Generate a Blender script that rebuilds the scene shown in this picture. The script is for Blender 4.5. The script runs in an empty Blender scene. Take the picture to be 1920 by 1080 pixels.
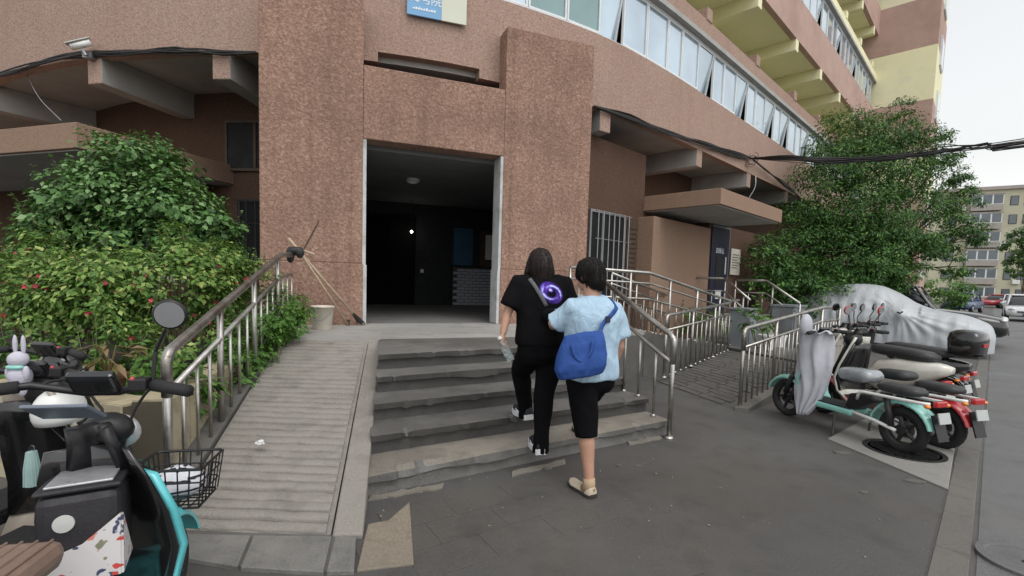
import bpy, bmesh, math, random
from mathutils import Vector, Matrix, noise as mnoise
from mathutils.bvhtree import BVHTree
SC = bpy.context.scene
COL = SC.collection
RNG = random.Random(7)
# ------------------------------------------------------------------ camera
F, HC, PITCH, ROLL, UC = 900.0, 1.43, math.radians(4.0), 0.03, 960.0
VC = 525 + F*math.tan(PITCH)
_f = Vector((0, math.cos(PITCH), -math.sin(PITCH)))
_u0 = Vector((0, math.sin(PITCH), math.cos(PITCH)))
_r = Vector((1, 0, 0))*math.cos(ROLL) + _u0*math.sin(ROLL)
_u = _u0*math.cos(ROLL) - Vector((1, 0, 0))*math.sin(ROLL)
CAMP = Vector((0, 0, HC))
cam = bpy.data.cameras.new('camera'); camo = bpy.data.objects.new('camera', cam); COL.objects.link(camo)
cam.sensor_width = 36; cam.lens = F/1920*36; cam.shift_y = (VC-540)/1920; cam.clip_start = .05; cam.clip_end = 2000
camo.matrix_world = Matrix(((_r.x, _u.x, -_f.x, 0), (_r.y, _u.y, -_f.y, 0), (_r.z, _u.z, -_f.z, HC), (0, 0, 0, 1)))
SC.camera = camo
def ray(u, v): return _r*((u-UC)/F) + _u*((VC-v)/F) + _f
def G(u, v, z=0.):
    d = ray(u, v); return CAMP + d*((z-HC)/d.z)
def AT(u, v, y):
    d = ray(u, v); return CAMP + d*(y/d.y)
# ------------------------------------------------------------------ sky, sun, exposure (overcast)
SUN_EL, SUN_AZ = math.radians(58), math.radians(150)
W = bpy.data.worlds.new('World'); SC.world = W; W.use_nodes = True
nt = W.node_tree; nt.nodes.clear()
sky = nt.nodes.new('ShaderNodeTexSky'); sky.sky_type = 'NISHITA'; sky.sun_disc = False
sky.sun_elevation = SUN_EL; sky.sun_rotation = SUN_AZ; sky.dust_density = 1.5; sky.air_density = 2.0; sky.ozone_density = 1.0
hs = nt.nodes.new('ShaderNodeHueSaturation'); hs.inputs['Saturation'].default_value = .12
bg = nt.nodes.new('ShaderNodeBackground'); bg.inputs['Strength'].default_value = .15
wo = nt.nodes.new('ShaderNodeOutputWorld')
nt.links.new(sky.outputs[0], hs.inputs['Color']); nt.links.new(hs.outputs[0], bg.inputs[0]); nt.links.new(bg.outputs[0], wo.inputs[0])
sl = bpy.data.lights.new('sun', 'SUN'); sl.energy = .7; sl.angle = math.radians(35); sl.color = (1, .97, .92)
so = bpy.data.objects.new('sun', sl); COL.objects.link(so)
sd = Vector((math.sin(SUN_AZ)*math.cos(SUN_EL), math.cos(SUN_AZ)*math.cos(SUN_EL), math.sin(SUN_EL)))
so.rotation_euler = sd.to_track_quat('Z', 'Y').to_euler(); so.location = (0, -20, 40)
SC.view_settings.view_transform = 'Standard'; SC.view_settings.look = 'None'; SC.view_settings.gamma = 1
SC.view_settings.exposure = 0.42; SC.view_settings.use_curve_mapping = False
SC.cycles.max_bounces = 8; SC.cycles.diffuse_bounces = 3; SC.cycles.transparent_max_bounces = 12
# ------------------------------------------------------------------ mesh helpers
class MB:
    def __init__(s): s.v = []; s.f = []; s.m = []
    def add(s, vs, fs, m=0):
        b = len(s.v); s.v += [tuple(p) for p in vs]
        for f in fs: s.f.append([b+i for i in f]); s.m.append(m)
        return s
    def box(s, c, d, R=None, m=0):
        x, y, z = d[0]/2, d[1]/2, d[2]/2; c = Vector(c)
        vs = [Vector(p) for p in ((-x,-y,-z),(x,-y,-z),(x,y,-z),(-x,y,-z),(-x,-y,z),(x,-y,z),(x,y,z),(-x,y,z))]
        if R is not None: vs = [R @ p for p in vs]
        return s.add([c+p for p in vs], [(3,2,1,0),(4,5,6,7),(0,1,5,4),(1,2,6,5),(2,3,7,6),(3,0,4,7)], m)
    def prism(s, pts, z0, z1, m=0):
        # pts: ccw plan polygon; z0,z1 floats or lists
        n = len(pts); a = z0 if isinstance(z0, (list, tuple)) else [z0]*n; b = z1 if isinstance(z1, (list, tuple)) else [z1]*n
        vs = [(p[0], p[1], a[i]) for i, p in enumerate(pts)] + [(p[0], p[1], b[i]) for i, p in enumerate(pts)]
        fs = [tuple(range(n-1, -1, -1)), tuple(range(n, 2*n))] + [(i, (i+1) % n, n+(i+1) % n, n+i) for i in range(n)]
        return s.add(vs, fs, m)
    def extr(s, prof, M, w, m=0):
        # prof: 2d polygon (a,b) extruded w along local c; M maps (a,b,c)
        n = len(prof)
        vs = [M @ Vector((p[0], p[1], -w/2)) for p in prof] + [M @ Vector((p[0], p[1], w/2)) for p in prof]
        fs = [tuple(range(n-1, -1, -1)), tuple(range(n, 2*n))] + [(i, (i+1) % n, n+(i+1) % n, n+i) for i in range(n)]
        return s.add(vs, fs, m)
    def tube(s, pts, r, n=8, m=0, cap=True, closed=False, flat=1.0):
        pts = [Vector(p) for p in pts]; N = len(pts); rr = r if isinstance(r, (list, tuple)) else [r]*N
        b = len(s.v); up = None
        for i, p in enumerate(pts):
            if closed: t = (pts[(i+1) % N]-pts[i-1])
            else: t = (pts[min(i+1, N-1)]-pts[max(i-1, 0)])
            if t.length < 1e-9: t = Vector((0, 0, 1))
            t.normalize()
            if up is None:
                up = t.cross(Vector((0, 0, 1)))
                if up.length < .05: up = t.cross(Vector((0, 1, 0)))
            up = up - t*up.dot(t)
            if up.length < 1e-6: up = t.orthogonal()
            up.normalize(); w = t.cross(up)
            for k in range(n):
                a = 2*math.pi*k/n; s.v.append(tuple(p + up*(math.cos(a)*rr[i]) + w*(math.sin(a)*rr[i]*flat)))
        R = N if closed else N-1
        for i in range(R):
            j = (i+1) % N
            for k in range(n):
                s.f.append([b+i*n+k, b+i*n+(k+1) % n, b+j*n+(k+1) % n, b+j*n+k]); s.m.append(m)
        if cap and not closed:
            s.f.append([b+k for k in range(n-1, -1, -1)]); s.m.append(m)
            s.f.append([b+(N-1)*n+k for k in range(n)]); s.m.append(m)
        return s
    def lathe(s, prof, o=(0, 0, 0), ax=(0, 0, 1), n=16, m=0, cap=True):
        o = Vector(o); R = Vector((0, 0, 1)).rotation_difference(Vector(ax).normalized()).to_matrix(); b = len(s.v)
        for (r, h) in prof:
            for k in range(n):
                a = 2*math.pi*k/n; s.v.append(tuple(o + R @ Vector((r*math.cos(a), r*math.sin(a), h))))
        N = len(prof)
        for i in range(N-1):
            for k in range(n):
                s.f.append([b+i*n+k, b+i*n+(k+1) % n, b+(i+1)*n+(k+1) % n, b+(i+1)*n+k]); s.m.append(m)
        if cap:
            s.f.append([b+k for k in range(n-1, -1, -1)]); s.m.append(m)
            s.f.append([b+(N-1)*n+k for k in range(n)]); s.m.append(m)
        return s
    def loft(s, rings, m=0, cap=True, closed=True):
        n = len(rings[0]); b = len(s.v)
        for r in rings: s.v += [tuple(p) for p in r]
        kk = n if closed else n-1
        for i in range(len(rings)-1):
            for k in range(kk):
                s.f.append([b+i*n+k, b+i*n+(k+1) % n, b+(i+1)*n+(k+1) % n, b+(i+1)*n+k]); s.m.append(m)
        if cap and closed:
            s.f.append([b+k for k in range(n-1, -1, -1)]); s.m.append(m)
            s.f.append([b+(len(rings)-1)*n+k for k in range(n)]); s.m.append(m)
        return s
    def ell(s, c, r, n=12, k=8, R=None, m=0):
        c = Vector(c); rings = []
        for i in range(k+1):
            t = -math.pi/2 + math.pi*i/k; t = max(-1.53, min(1.53, t))
            q = [Vector((r[0]*math.cos(t)*math.cos(2*math.pi*j/n), r[1]*math.cos(t)*math.sin(2*math.pi*j/n), r[2]*math.sin(t))) for j in range(n)]
            rings.append([c+(R @ p if R is not None else p) for p in q])
        return s.loft(rings, m)
    def obj(s, name, mats, parent=None, smooth=False, bevel=0, kind=None, sub=0, auto=None):
        me = bpy.data.meshes.new(name); me.from_pydata(s.v, [], s.f); me.validate(); me.update()
        mats = mats if isinstance(mats, (list, tuple)) else [mats]
        for mm in mats: me.materials.append(mm)
        if len(mats) > 1 and len(me.polygons) == len(s.m): me.polygons.foreach_set('material_index', s.m)
        if smooth: me.polygons.foreach_set('use_smooth', [True]*len(me.polygons))
        if auto is not None:
            me.polygons.foreach_set('use_smooth', [True]*len(me.polygons)); me.set_sharp_from_angle(angle=math.radians(auto))
        o = bpy.data.objects.new(name, me); COL.objects.link(o)
        if bevel:
            b = o.modifiers.new('b', 'BEVEL'); b.width = bevel; b.segments = 2; b.limit_method = 'ANGLE'; b.angle_limit = math.radians(40)
        if sub:
            b = o.modifiers.new('s', 'SUBSURF'); b.levels = sub; b.render_levels = sub
        if parent is not None: par(o, parent)
        if kind: o['kind'] = kind
        return o
WORLD = set()
def par(o, p):
    o.parent = p
    if p.name in WORLD: o.matrix_parent_inverse = Matrix.Translation(-p.location)
def thing(name, label, cat, loc=(0, 0, 0), group=None, world=True, rz=0):
    o = bpy.data.objects.new(name, None); COL.objects.link(o); o.location = loc; o.rotation_euler = (0, 0, rz); o.empty_display_size = .1
    o['label'] = label; o['category'] = cat
    if group: o['group'] = group
    if world: WORLD.add(o.name)
    return o
def tag(o, label, cat, group=None):
    o['label'] = label; o['category'] = cat
    if group: o['group'] = group
    return o
def struct(o): o['kind'] = 'structure'; return o
def copy_tree(o, parent=None):
    c = o.copy(); COL.objects.link(c); c.parent = parent
    for ch in o.children: copy_tree(ch, c)
    return c
def dup_part(o, M, parent):
    c = o.copy(); COL.objects.link(c); c.matrix_basis = M; par(c, parent); return c
TMP = bpy.data.scenes.new('scratch')
def bake(o):
    # evaluate one object alone in a scratch scene
    TMP.collection.objects.link(o); vl = TMP.view_layers[0]; vl.update(); dg = vl.depsgraph
    me = bpy.data.meshes.new_from_object(o.evaluated_get(dg)); bpy.data.objects.remove(o); return me
def bvh_of(o): return BVHTree.FromPolygons([v.co.copy() for v in o.data.vertices], [tuple(p.vertices) for p in o.data.polygons])
def textm(name, body, size, mat, parent, M, ext=.002, sx=1.0):
    cu = bpy.data.curves.new(name, 'FONT'); cu.body = body; cu.size = size; cu.extrude = ext; cu.align_x = 'CENTER'; cu.align_y = 'CENTER'
    to = bpy.data.objects.new('tmp', cu); me = bake(to); me.transform(Matrix.Diagonal((sx, 1, 1, 1))); me.transform(M)
    me.materials.clear(); me.materials.append(mat); me.name = name
    o = bpy.data.objects.new(name, me); COL.objects.link(o)
    if parent is not None: par(o, parent)
    return o
def frame_mat(o, xdir, zdir=(0, 0, 1)):
    # local x->xdir, local y->zdir (up), local z-> outward normal
    x = Vector(xdir).normalized(); y = Vector(zdir).normalized(); z = x.cross(y)
    return Matrix(((x.x, y.x, z.x, o[0]), (x.y, y.y, z.y, o[1]), (x.z, y.z, z.z, o[2]), (0, 0, 0, 1)))
def catmull(P, step=.3, closed=False):
    P = [Vector(p) for p in P]; out = []
    for i in range(len(P)-1):
        p0 = P[i-1] if i > 0 else P[0]*2-P[1]; p1, p2 = P[i], P[i+1]; p3 = P[i+2] if i+2 < len(P) else P[-1]*2-P[-2]
        k = max(1, int((p2-p1).length/step))
        for j in range(k):
            t = j/k; out.append(.5*((2*p1)+(p2-p0)*t+(2*p0-5*p1+4*p2-p3)*t*t+(3*p1-p0-3*p2+p3)*t**3))
    out.append(P[-1]); return out
# ------------------------------------------------------------------ materials
def mk(name):
    m = bpy.data.materials.new(name); m.use_nodes = True; n = m.node_tree.nodes; l = m.node_tree.links
    return m, n, l, n['Principled BSDF']
def coords(n, l, kind='Object'):
    t = n.new('ShaderNodeTexCoord'); return t.outputs[kind]
def nz(n, l, co, scale, detail=4, rough=.55, dist=0, vec=None):
    x = n.new('ShaderNodeTexNoise'); x.inputs['Scale'].default_value = scale; x.inputs['Detail'].default_value = detail
    x.inputs['Roughness'].default_value = rough; x.inputs['Distortion'].default_value = dist
    if vec:
        mp = n.new('ShaderNodeMapping'); mp.inputs['Scale'].default_value = vec; l.new(co, mp.inputs[0]); co = mp.outputs[0]
    l.new(co, x.inputs['Vector']); return x.outputs['Fac']
def ramp(n, l, fac, stops):
    r = n.new('ShaderNodeValToRGB'); e = r.color_ramp.elements
    while len(e) < len(stops): e.new(.5)
    for i, (p, c) in enumerate(stops): e[i].position = p; e[i].color = (*c, 1) if len(c) == 3 else c
    l.new(fac, r.inputs[0]); return r.outputs[0]
def mixc(n, l, fac, a, b, mode='MIX'):
    x = n.new('ShaderNodeMix'); x.data_type = 'RGBA'; x.blend_type = mode
    if isinstance(fac, float): x.inputs['Factor'].default_value = fac
    else: l.new(fac, x.inputs['Factor'])
    for i, c in ((6, a), (7, b)):
        if isinstance(c, tuple): x.inputs[i].default_value = (*c, 1) if len(c) == 3 else c
        else: l.new(c, x.inputs[i])
    return x.outputs[2]
def bump(n, l, P, h, strength=.5, dist=.01):
    b = n.new('ShaderNodeBump'); b.inputs['Strength'].default_value = strength; b.inputs['Distance'].default_value = dist
    l.new(h, b.inputs['Height']); l.new(b.outputs[0], P.inputs['Normal'])
def sc3(c, k): return tuple(min(1, x*k) for x in c)
def simple(name, c, rough=.5, metal=0, var=.12, scale=6, bmp=0, bscale=80, spec=.5, dirt=None, dscale=1.5, coat=0):
    m, n, l, P = mk(name); co = coords(n, l)
    f = nz(n, l, co, scale, 5)
    col = ramp(n, l, f, [(.25, sc3(c, 1-var)), (.75, sc3(c, 1+var))])
    if dirt:
        d = nz(n, l, co, dscale, 6, .65); dr = ramp(n, l, d, [(.48, (0, 0, 0)), (.68, (1, 1, 1))]); col = mixc(n, l, dr, col, dirt)
    l.new(col, P.inputs['Base Color'])
    r = ramp(n, l, nz(n, l, co, scale*2.3, 3), [(.3, (max(.02, rough-.08),)*3), (.7, (min(1, rough+.08),)*3)]); l.new(r, P.inputs['Roughness'])
    P.inputs['Metallic'].default_value = metal; P.inputs['Specular IOR Level'].default_value = spec; P.inputs['Coat Weight'].default_value = coat
    if bmp: bump(n, l, P, nz(n, l, co, bscale, 4), bmp, .004)
    return m
def stucco(name, c0, c1, scale=24, bs=1.0, stain=(.16, .10, .075), amt=.5, pale=None):
    m, n, l, P = mk(name); co = coords(n, l)
    v = nz(n, l, co, scale, 3, .6, .6); big = nz(n, l, co, 1.1, 6, .62); st = nz(n, l, co, 1.0, 5, .6, 0, (2.4, 2.4, .35))
    col = ramp(n, l, v, [(.30, sc3(c0, .72)), (.5, c0), (.70, c1)])
    a = ramp(n, l, big, [(.45, (0, 0, 0)), (.8, (amt, amt, amt))]); col = mixc(n, l, a, col, stain)
    b = ramp(n, l, st, [(.5, (0, 0, 0)), (.75, (amt*.8,)*3)]); col = mixc(n, l, b, col, stain)
    d2 = nz(n, l, co, 1.0, 4, .6, 0, (7, 7, .18)); b2_ = ramp(n, l, d2, [(.56, (0, 0, 0)), (.70, (amt*.55,)*3)]); col = mixc(n, l, b2_, col, sc3(stain, .8))
    if pale:
        pf = ramp(n, l, nz(n, l, co, .7, 5, .6), [(.45, (0, 0, 0)), (.7, (.5,)*3)]); col = mixc(n, l, pf, col, pale)
    l.new(col, P.inputs['Base Color']); P.inputs['Roughness'].default_value = .92; P.inputs['Specular IOR Level'].default_value = .15
    bump(n, l, P, v, bs, .018); return m
MAT = {}
MAT['stucco'] = stucco('pebble dash', (.32, .197, .148), (.45, .305, .24), 26, 1.0, (.15, .095, .072), .6)
MAT['stucco_soft'] = stucco('pebble dash band', (.395, .272, .22), (.475, .35, .29), 34, .7, (.30, .19, .15), .35)
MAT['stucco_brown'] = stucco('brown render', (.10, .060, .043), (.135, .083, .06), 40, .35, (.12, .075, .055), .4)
MAT['stucco_tan'] = stucco('tan render', (.30, .20, .145), (.36, .25, .185), 60, .35, (.25, .16, .12), .3)
MAT['soffit'] = simple('grey soffit', (.40, .395, .38), .85, 0, .1, 3, .2, 40, .2, (.33, .32, .30), 1.2)
MAT['yellow'] = simple('yellow paint', (.66, .62, .20), .8, 0, .1, 2, .1, 60, .2)
MAT['paleyellow'] = simple('pale yellow paint', (.86, .82, .54), .8, 0, .06, 2, .1, 60, .2, (.76, .72, .53), 1)
MAT['pinkpaint'] = simple('pink paint', (.48, .33, .28), .85, 0, .08, 2, .1, 60, .2, (.40, .27, .23), .6)
MAT['whitewall'] = simple('grey white jamb', (.52, .53, .53), .8, 0, .1, 8, .3, 40, .2, (.36, .35, .33), 3)
MAT['alu'] = simple('white aluminium', (.72, .75, .76), .4, 0, .06, 6)
def glassmat(name, c, metal=.55, rough=.06):
    m, n, l, P = mk(name); co = coords(n, l, 'Object')
    f = nz(n, l, co, .7, 3); col = ramp(n, l, f, [(.35, sc3(c, .85)), (.65, sc3(c, 1.1))]); l.new(col, P.inputs['Base Color'])
    P.inputs['Metallic'].default_value = metal; P.inputs['Roughness'].default_value = rough; P.inputs['Coat Weight'].default_value = .5
    bump(n, l, P, nz(n, l, co, 1.7, 2), .12, .02); return m
MAT['glass'] = glassmat('window glass', (.50, .60, .68))
MAT['darkglass'] = glassmat('dark glass', (.03, .035, .04), .0, .08)
MAT['greenglass'] = glassmat('green glass', (.20, .30, .30), .4, .06)
MAT['steel'] = simple('stainless steel', (.44, .425, .40), .40, 1, .14, 9, .05, 60, dirt=(.26, .235, .205), dscale=4)
MAT['black'] = simple('black plastic', (.012, .012, .014), .45, 0, .2, 20)
MAT['rubber'] = simple('tyre rubber', (.018, .018, .019), .8, 0, .2, 30, .2, 90)
MAT['cable'] = simple('cable sheath', (.018, .016, .015), .6, 0, .2, 10)
MAT['white'] = simple('white plastic', (.72, .72, .70), .4, 0, .05, 6)
MAT['chrome'] = simple('chrome', (.6, .6, .6), .15, 1, .05, 6)
MAT['darkmetal'] = simple('dark metal', (.05, .05, .05), .5, .6, .2, 14)
MAT['alloy'] = simple('alloy', (.32, .32, .33), .4, .8, .1, 10)
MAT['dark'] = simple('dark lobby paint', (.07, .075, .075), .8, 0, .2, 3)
MAT['wood'] = simple('bare wood', (.46, .36, .25), .7, 0, .2, 12)
MAT['darkwood'] = simple('dark wood', (.07, .045, .03), .7, 0, .25, 12)
# ------------------------------------------------------------------ ground
def asphalt(name, c, patch, wet=.0, scale=1.0, dirt=None):
    m, n, l, P = mk(name); co = coords(n, l)
    g = nz(n, l, co, 90, 3, .7); a = nz(n, l, co, .55*scale, 7, .6); b = nz(n, l, co, 2.6*scale, 6, .65, .4); s = nz(n, l, co, 14, 5, .7)
    col = ramp(n, l, g, [(.3, sc3(c, .7)), (.7, sc3(c, 1.35))])
    col = mixc(n, l, ramp(n, l, a, [(.4, (0, 0, 0)), (.62, (.75,)*3)]), col, patch)
    if dirt: col = mixc(n, l, ramp(n, l, nz(n, l, co, .32, 5, .6), [(.45, (0, 0, 0)), (.62, (.7,)*3)]), col, dirt)
    col = mixc(n, l, ramp(n, l, b, [(.5, (0, 0, 0)), (.72, (.6,)*3)]), col, sc3(c, .62))
    col = mixc(n, l, ramp(n, l, s, [(.70, (0, 0, 0)), (.78, (.35,)*3)]), col, (.2, .19, .17))
    l.new(col, P.inputs['Base Color'])
    l.new(ramp(n, l, a, [(.35, (.5-wet,)*3), (.65, (.8-wet*.5,)*3)]), P.inputs['Roughness'])
    bump(n, l, P, g, .35, .006); return m
MAT['asphalt'] = asphalt('forecourt asphalt', (.072, .070, .069), (.105, .10, .093), .1, 1.0, (.088, .076, .064))
MAT['road'] = asphalt('road asphalt', (.115, .115, .117), (.14, .137, .133), .05)
MAT['paver'] = asphalt('dark paver', (.078, .073, .068), (.10, .094, .085), .1, 1)
MAT['rampaver'] = asphalt('ramp paver', (.085, .08, .074), (.115, .108, .098), 0, 3)
MAT['kerb'] = asphalt('kerb stone', (.115, .108, .098), (.145, .135, .12), 0, 3)
MAT['concrete'] = asphalt('ramp concrete', (.235, .217, .192), (.275, .255, .228), 0, 2)
MAT['darkconc'] = asphalt('dark step concrete', (.10, .096, .09), (.155, .148, .138), 0, 2.5)
MAT['riser'] = asphalt('dark riser concrete', (.04, .038, .035), (.062, .058, .053), .1, 4)  # step fronts, coloured darker than the treads
MAT['apron'] = asphalt('apron concrete', (.17, .165, .155), (.25, .24, .225), 0, 4)
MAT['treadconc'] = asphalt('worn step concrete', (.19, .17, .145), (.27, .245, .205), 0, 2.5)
MAT['tile'] = asphalt('landing concrete', (.31, .30, .285), (.37, .355, .335), 0, 1.5)
MAT['beigeslab'] = asphalt('beige slab', (.24, .205, .16), (.20, .17, .135), 0, 3)
MAT['whiteslab'] = asphalt('pale slab', (.27, .26, .24), (.22, .213, .2), 0, 2)
g = MB(); g.add([(-300, -200, 0), (400, -200, 0), (400, 500, 0), (-300, 500, 0)], [(0, 1, 2, 3)])
ground = struct(g.obj('ground', MAT['asphalt']))
# road runs at 45 degrees along the front of the block
RD = Vector((math.sqrt(.5), math.sqrt(.5), 0)); RN = Vector((math.sqrt(.5), -math.sqrt(.5), 0)); K0 = Vector((3.25, 3.44, 0))
def rp(s, d, z=0): p = K0 + RD*s + RN*d; return (p.x, p.y, z)
r = MB(); r.add([rp(-60, .17, .004), rp(-60, 9, .004), rp(240, 9, .004), rp(240, .17, .004)], [(0, 1, 2, 3)])
struct(r.obj('road', MAT['road']))
kerb = struct(MB().add([rp(-8, -.01, .003), rp(-8, .16, .003), rp(60, .16, .003), rp(60, -.01, .003)], [(0, 1, 2, 3)]).obj('kerb_line', MAT['asphalt']))
for i in range(26):
    s = -2.4+i*.62; w = .614; k = MB(); dz = RNG.uniform(.008, .011); j = RNG.uniform(-.006, .006)
    k.prism([rp(s, j)[:2], rp(s, .145+j)[:2], rp(s+w, .145+j*.3)[:2], rp(s+w, j*.3)[:2]], .0, dz)
    k.obj('kerb_stone', MAT['kerb'], kerb, bevel=.004)
# road beyond: a cross lane and the far yard, one flat sheet
# pavers in front of the steps
pv = struct(MB().add([(-.75, 1.55, .003), (1.0, 2.3, .003), (1.35, 3.9, .003), (-.68, 2.9, .003)], [(0, 1, 2, 3)]).obj('pavement', MAT['asphalt']))
ca, sa = math.cos(math.radians(32)), math.sin(math.radians(32))
for i in range(-1, 7):
    for j in range(3, 6):
        a = i*.42+(j % 2)*.21-.25; b = 1.6+j*.25
        q = []
        for (da, db) in ((0, 0), (.4165, 0), (.4165, .2465), (0, .2465)):
            x, y = a+da, b+db; q.append((x*ca-(y-1.6)*sa+.05, 1.55+x*sa+(y-1.6)*ca))
        cx = sum(p[0] for p in q)/4; cy = sum(p[1] for p in q)/4
        if cx < -.62 or cx > .45 or (cx*sa*-1+(cy-3.0)*ca) > .28*0+(-.02)+.27: continue
        tz = [RNG.uniform(.0042, .0055) for _ in range(4)]
        MB().prism(q, 0, tz).obj('paver', MAT['paver'], pv)
def slab(name, uv, mat, z=.012, th=.02, parent=None):
    q = [G(u, v, z) for u, v in uv]; q = [(p.x, p.y) for p in q]
    A = sum(q[i][0]*q[(i+1) % len(q)][1]-q[(i+1) % len(q)][0]*q[i][1] for i in range(len(q)))
    if A < 0: q.reverse()
    return MB().prism(q, -.01, z).obj(name, mat, parent, bevel=.004)
slab('paving_slab', [(690, 982), (728, 975), (768, 940), (776, 1056), (669, 1069)], MAT['beigeslab'], .014, parent=pv)
ap = struct(slab('ramp_apron', [(330, 994), (668, 1004), (664, 1072), (520, 1068), (345, 1048)], MAT['darkconc'], .009))
for uv in ([(335, 1000), (470, 1003), (445, 1062), (345, 1045)], [(476, 1003), (622, 1005), (606, 1072), (451, 1063)], [(628, 1005), (668, 1005), (664, 1070), (612, 1071)]):
    slab('apron_slab', uv, MAT['apron'], .022, parent=ap)
mh = slab('manhole_surround', [(1552, 822), (1778, 917), (1790, 838), (1640, 775)], MAT['whiteslab'], .014)
tag(mh, 'pale concrete slab around the manhole under the mint scooter', 'slab')
def manhole(u, v, r, lab, mt='darkmetal'):
    c = G(u, v, .02); t = thing('manhole_cover', lab, 'manhole cover', (c.x, c.y, 0))
    MB().lathe([(r, .0), (r, .021), (r-.035, .021), (r-.04, .014), (0.001, .014)], (c.x, c.y, 0), n=40).obj('rim', MAT[mt], t)
    m = MB()
    for i in (range(-6, 7) if mt == 'darkmetal' else ()):
        h = math.sqrt(max(0, (r-.06)**2-(i*.04)**2))
        if h > .03: m.box((c.x+i*.04, c.y, .017), (.018, 2*h, .008))
    if m.v: m.obj('tread_pattern', MAT[mt], t)
    else: MB().box((c.x, c.y, .016), (.06, .02, .008)).obj('lifting_slot', MAT['darkmetal'], t)
manhole(1694, 843, .30, 'round iron manhole cover under the mint scooter wheel')
manhole(1930, 1052, .21, 'round worn manhole cover in the road at the lower right', 'road')
# loose pale chips of mortar and litter on the forecourt
for i, (u, v, s) in enumerate([(1585, 850, .11), (1720, 905, .1), (1160, 875, .035), (1197, 875, .04), (1620, 925, .03), (1025, 880, .05)]):
    c = G(u, v, .0); n = 7; q = []
    for k in range(n):
        a = 2*math.pi*k/n; rr = s*RNG.uniform(.35, .8); q.append((c.x+rr*math.cos(a)*1.3, c.y+rr*math.sin(a)*.6))
    o = MB().prism(q, .001, .009+.003*(i % 3)).obj('mortar_patch', MAT['kerb'], ground )
# ------------------------------------------------------------------ main building
PLAN = [(-24, 26), (-18.5, 17.2), (-15, 13.2), (-11.6, 10.1), (-8.81, 8.39), (-6.95, 7.65), (-5.83, 7.39), (-4.79, 7.23), (-3.81, 7.17), (-3.0, 7.2), (-2.2, 7.33), (-1.33, 7.57), (-.33, 7.97), (1.36, 8.92), (2.75, 10.05), (4.5, 11.7), (6.6, 13.75), (12.2, 19.25), (17.95, 25.0)]
CRV = [Vector((p.x, p.y)) for p in catmull([Vector((*p, 0)) for p in PLAN], .3)]
def lens(c):
    s = [0]
    for i in range(len(c)-1): s.append(s[-1]+(c[i+1]-c[i]).length)
    return s
CS = lens(CRV); CL = CS[-1]
def cat_(s):
    s = max(0, min(CL-1e-4, s)); lo, hi = 0, len(CS)-1
    while hi-lo > 1:
        mid = (lo+hi)//2
        if CS[mid] <= s: lo = mid
        else: hi = mid
    t = (s-CS[lo])/(CS[lo+1]-CS[lo]); p = CRV[lo].lerp(CRV[lo+1], t); a = max(0, lo-1); b = min(len(CRV)-1, lo+2); d = (CRV[b]-CRV[a]).normalized()
    return p, d, Vector((-d.y, d.x))
def cp(s, off, z): p, d, n = cat_(s); q = p+n*off; return Vector((q.x, q.y, z))
def s_of_u(u):
    best = None
    for i in range(0, int(CL*20)):
        p, _, _ = cat_(i/20); q = Vector((p.x, p.y, 5))-CAMP; uu = UC+F*q.dot(_r)/q.dot(_f)
        if q.dot(_f) <= 0: continue
        c = (abs(uu-u) if abs(uu-u) > 5 else 0)+q.length*.05+abs(uu-u)*.2
        if best is None or c < best[0]: best = (c, i/20)
    return best[1]
def strip(m, s0, s1, o0, o1, z0, z1, step=.45, mi=0):
    k = max(1, int((s1-s0)/step)); rings = []
    for i in range(k+1):
        s = s0+(s1-s0)*i/k; rings.append([cp(s, o0, z0), cp(s, o1, z0), cp(s, o1, z1), cp(s, o0, z1)])
    return m.loft(rings, mi)
bld = thing('apartment_building', 'curved pink pebble-dash apartment block with cantilevered upper storeys and entrance portal', 'building', (0, 9, 0))
SUa, SUb = s_of_u(712), s_of_u(902)
m = MB(); strip(m, 0, SUa, 0, .16, 4.6, 5.88); strip(m, SUb, CL, 0, .16, 4.6, 5.88); strip(m, SUa, SUb, 0, .16, 4.74, 5.88)
band = m.obj('spandrel_wall', MAT['stucco_soft'], bld)
strip(MB(), 0, CL, .17, 1.75, 4.66, 4.8).obj('soffit', MAT['soffit'], bld)
# ground floor recessed wall, interrupted by the portal
sL, sR = s_of_u(500), s_of_u(1095)
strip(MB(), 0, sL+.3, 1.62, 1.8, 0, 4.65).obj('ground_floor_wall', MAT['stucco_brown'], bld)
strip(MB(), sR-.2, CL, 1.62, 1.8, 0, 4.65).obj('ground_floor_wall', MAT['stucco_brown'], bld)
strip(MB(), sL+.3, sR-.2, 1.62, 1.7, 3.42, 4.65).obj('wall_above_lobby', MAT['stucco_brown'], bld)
bs = [s_of_u(u) for u in (-40, 172, 412, 1137, 1315, 1408, 1478)]
d = bs[-1]-bs[-2]
while bs[-1]+2.6 < CL: bs.append(bs[-1]+2.9)
def beam(s, z0, z1, o0, o1, w, mats, name='cantilever_beam'):
    p, dd, n = cat_(s); q = MB(); a = p-dd*w/2; b = p+dd*w/2
    A, B, Cc, D = a+n*o0, b+n*o0, b+n*o1, a+n*o1
    q.prism([(A.x, A.y), (B.x, B.y), (Cc.x, Cc.y), (D.x, D.y)], z0, z1)
    o = q.obj(name, mats, bld, bevel=.012)
    # front face takes the wall render
    if len(mats) > 1:
        for pl in o.data.polygons:
            if pl.normal.dot(Vector((-n.x, -n.y, 0))) > .9: pl.material_index = 1
    return o
for s in bs:
    if s < CL-1: beam(s, 4.22, 4.659, .012, 1.64, .27, [MAT['soffit'], MAT['stucco_soft']])
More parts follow.
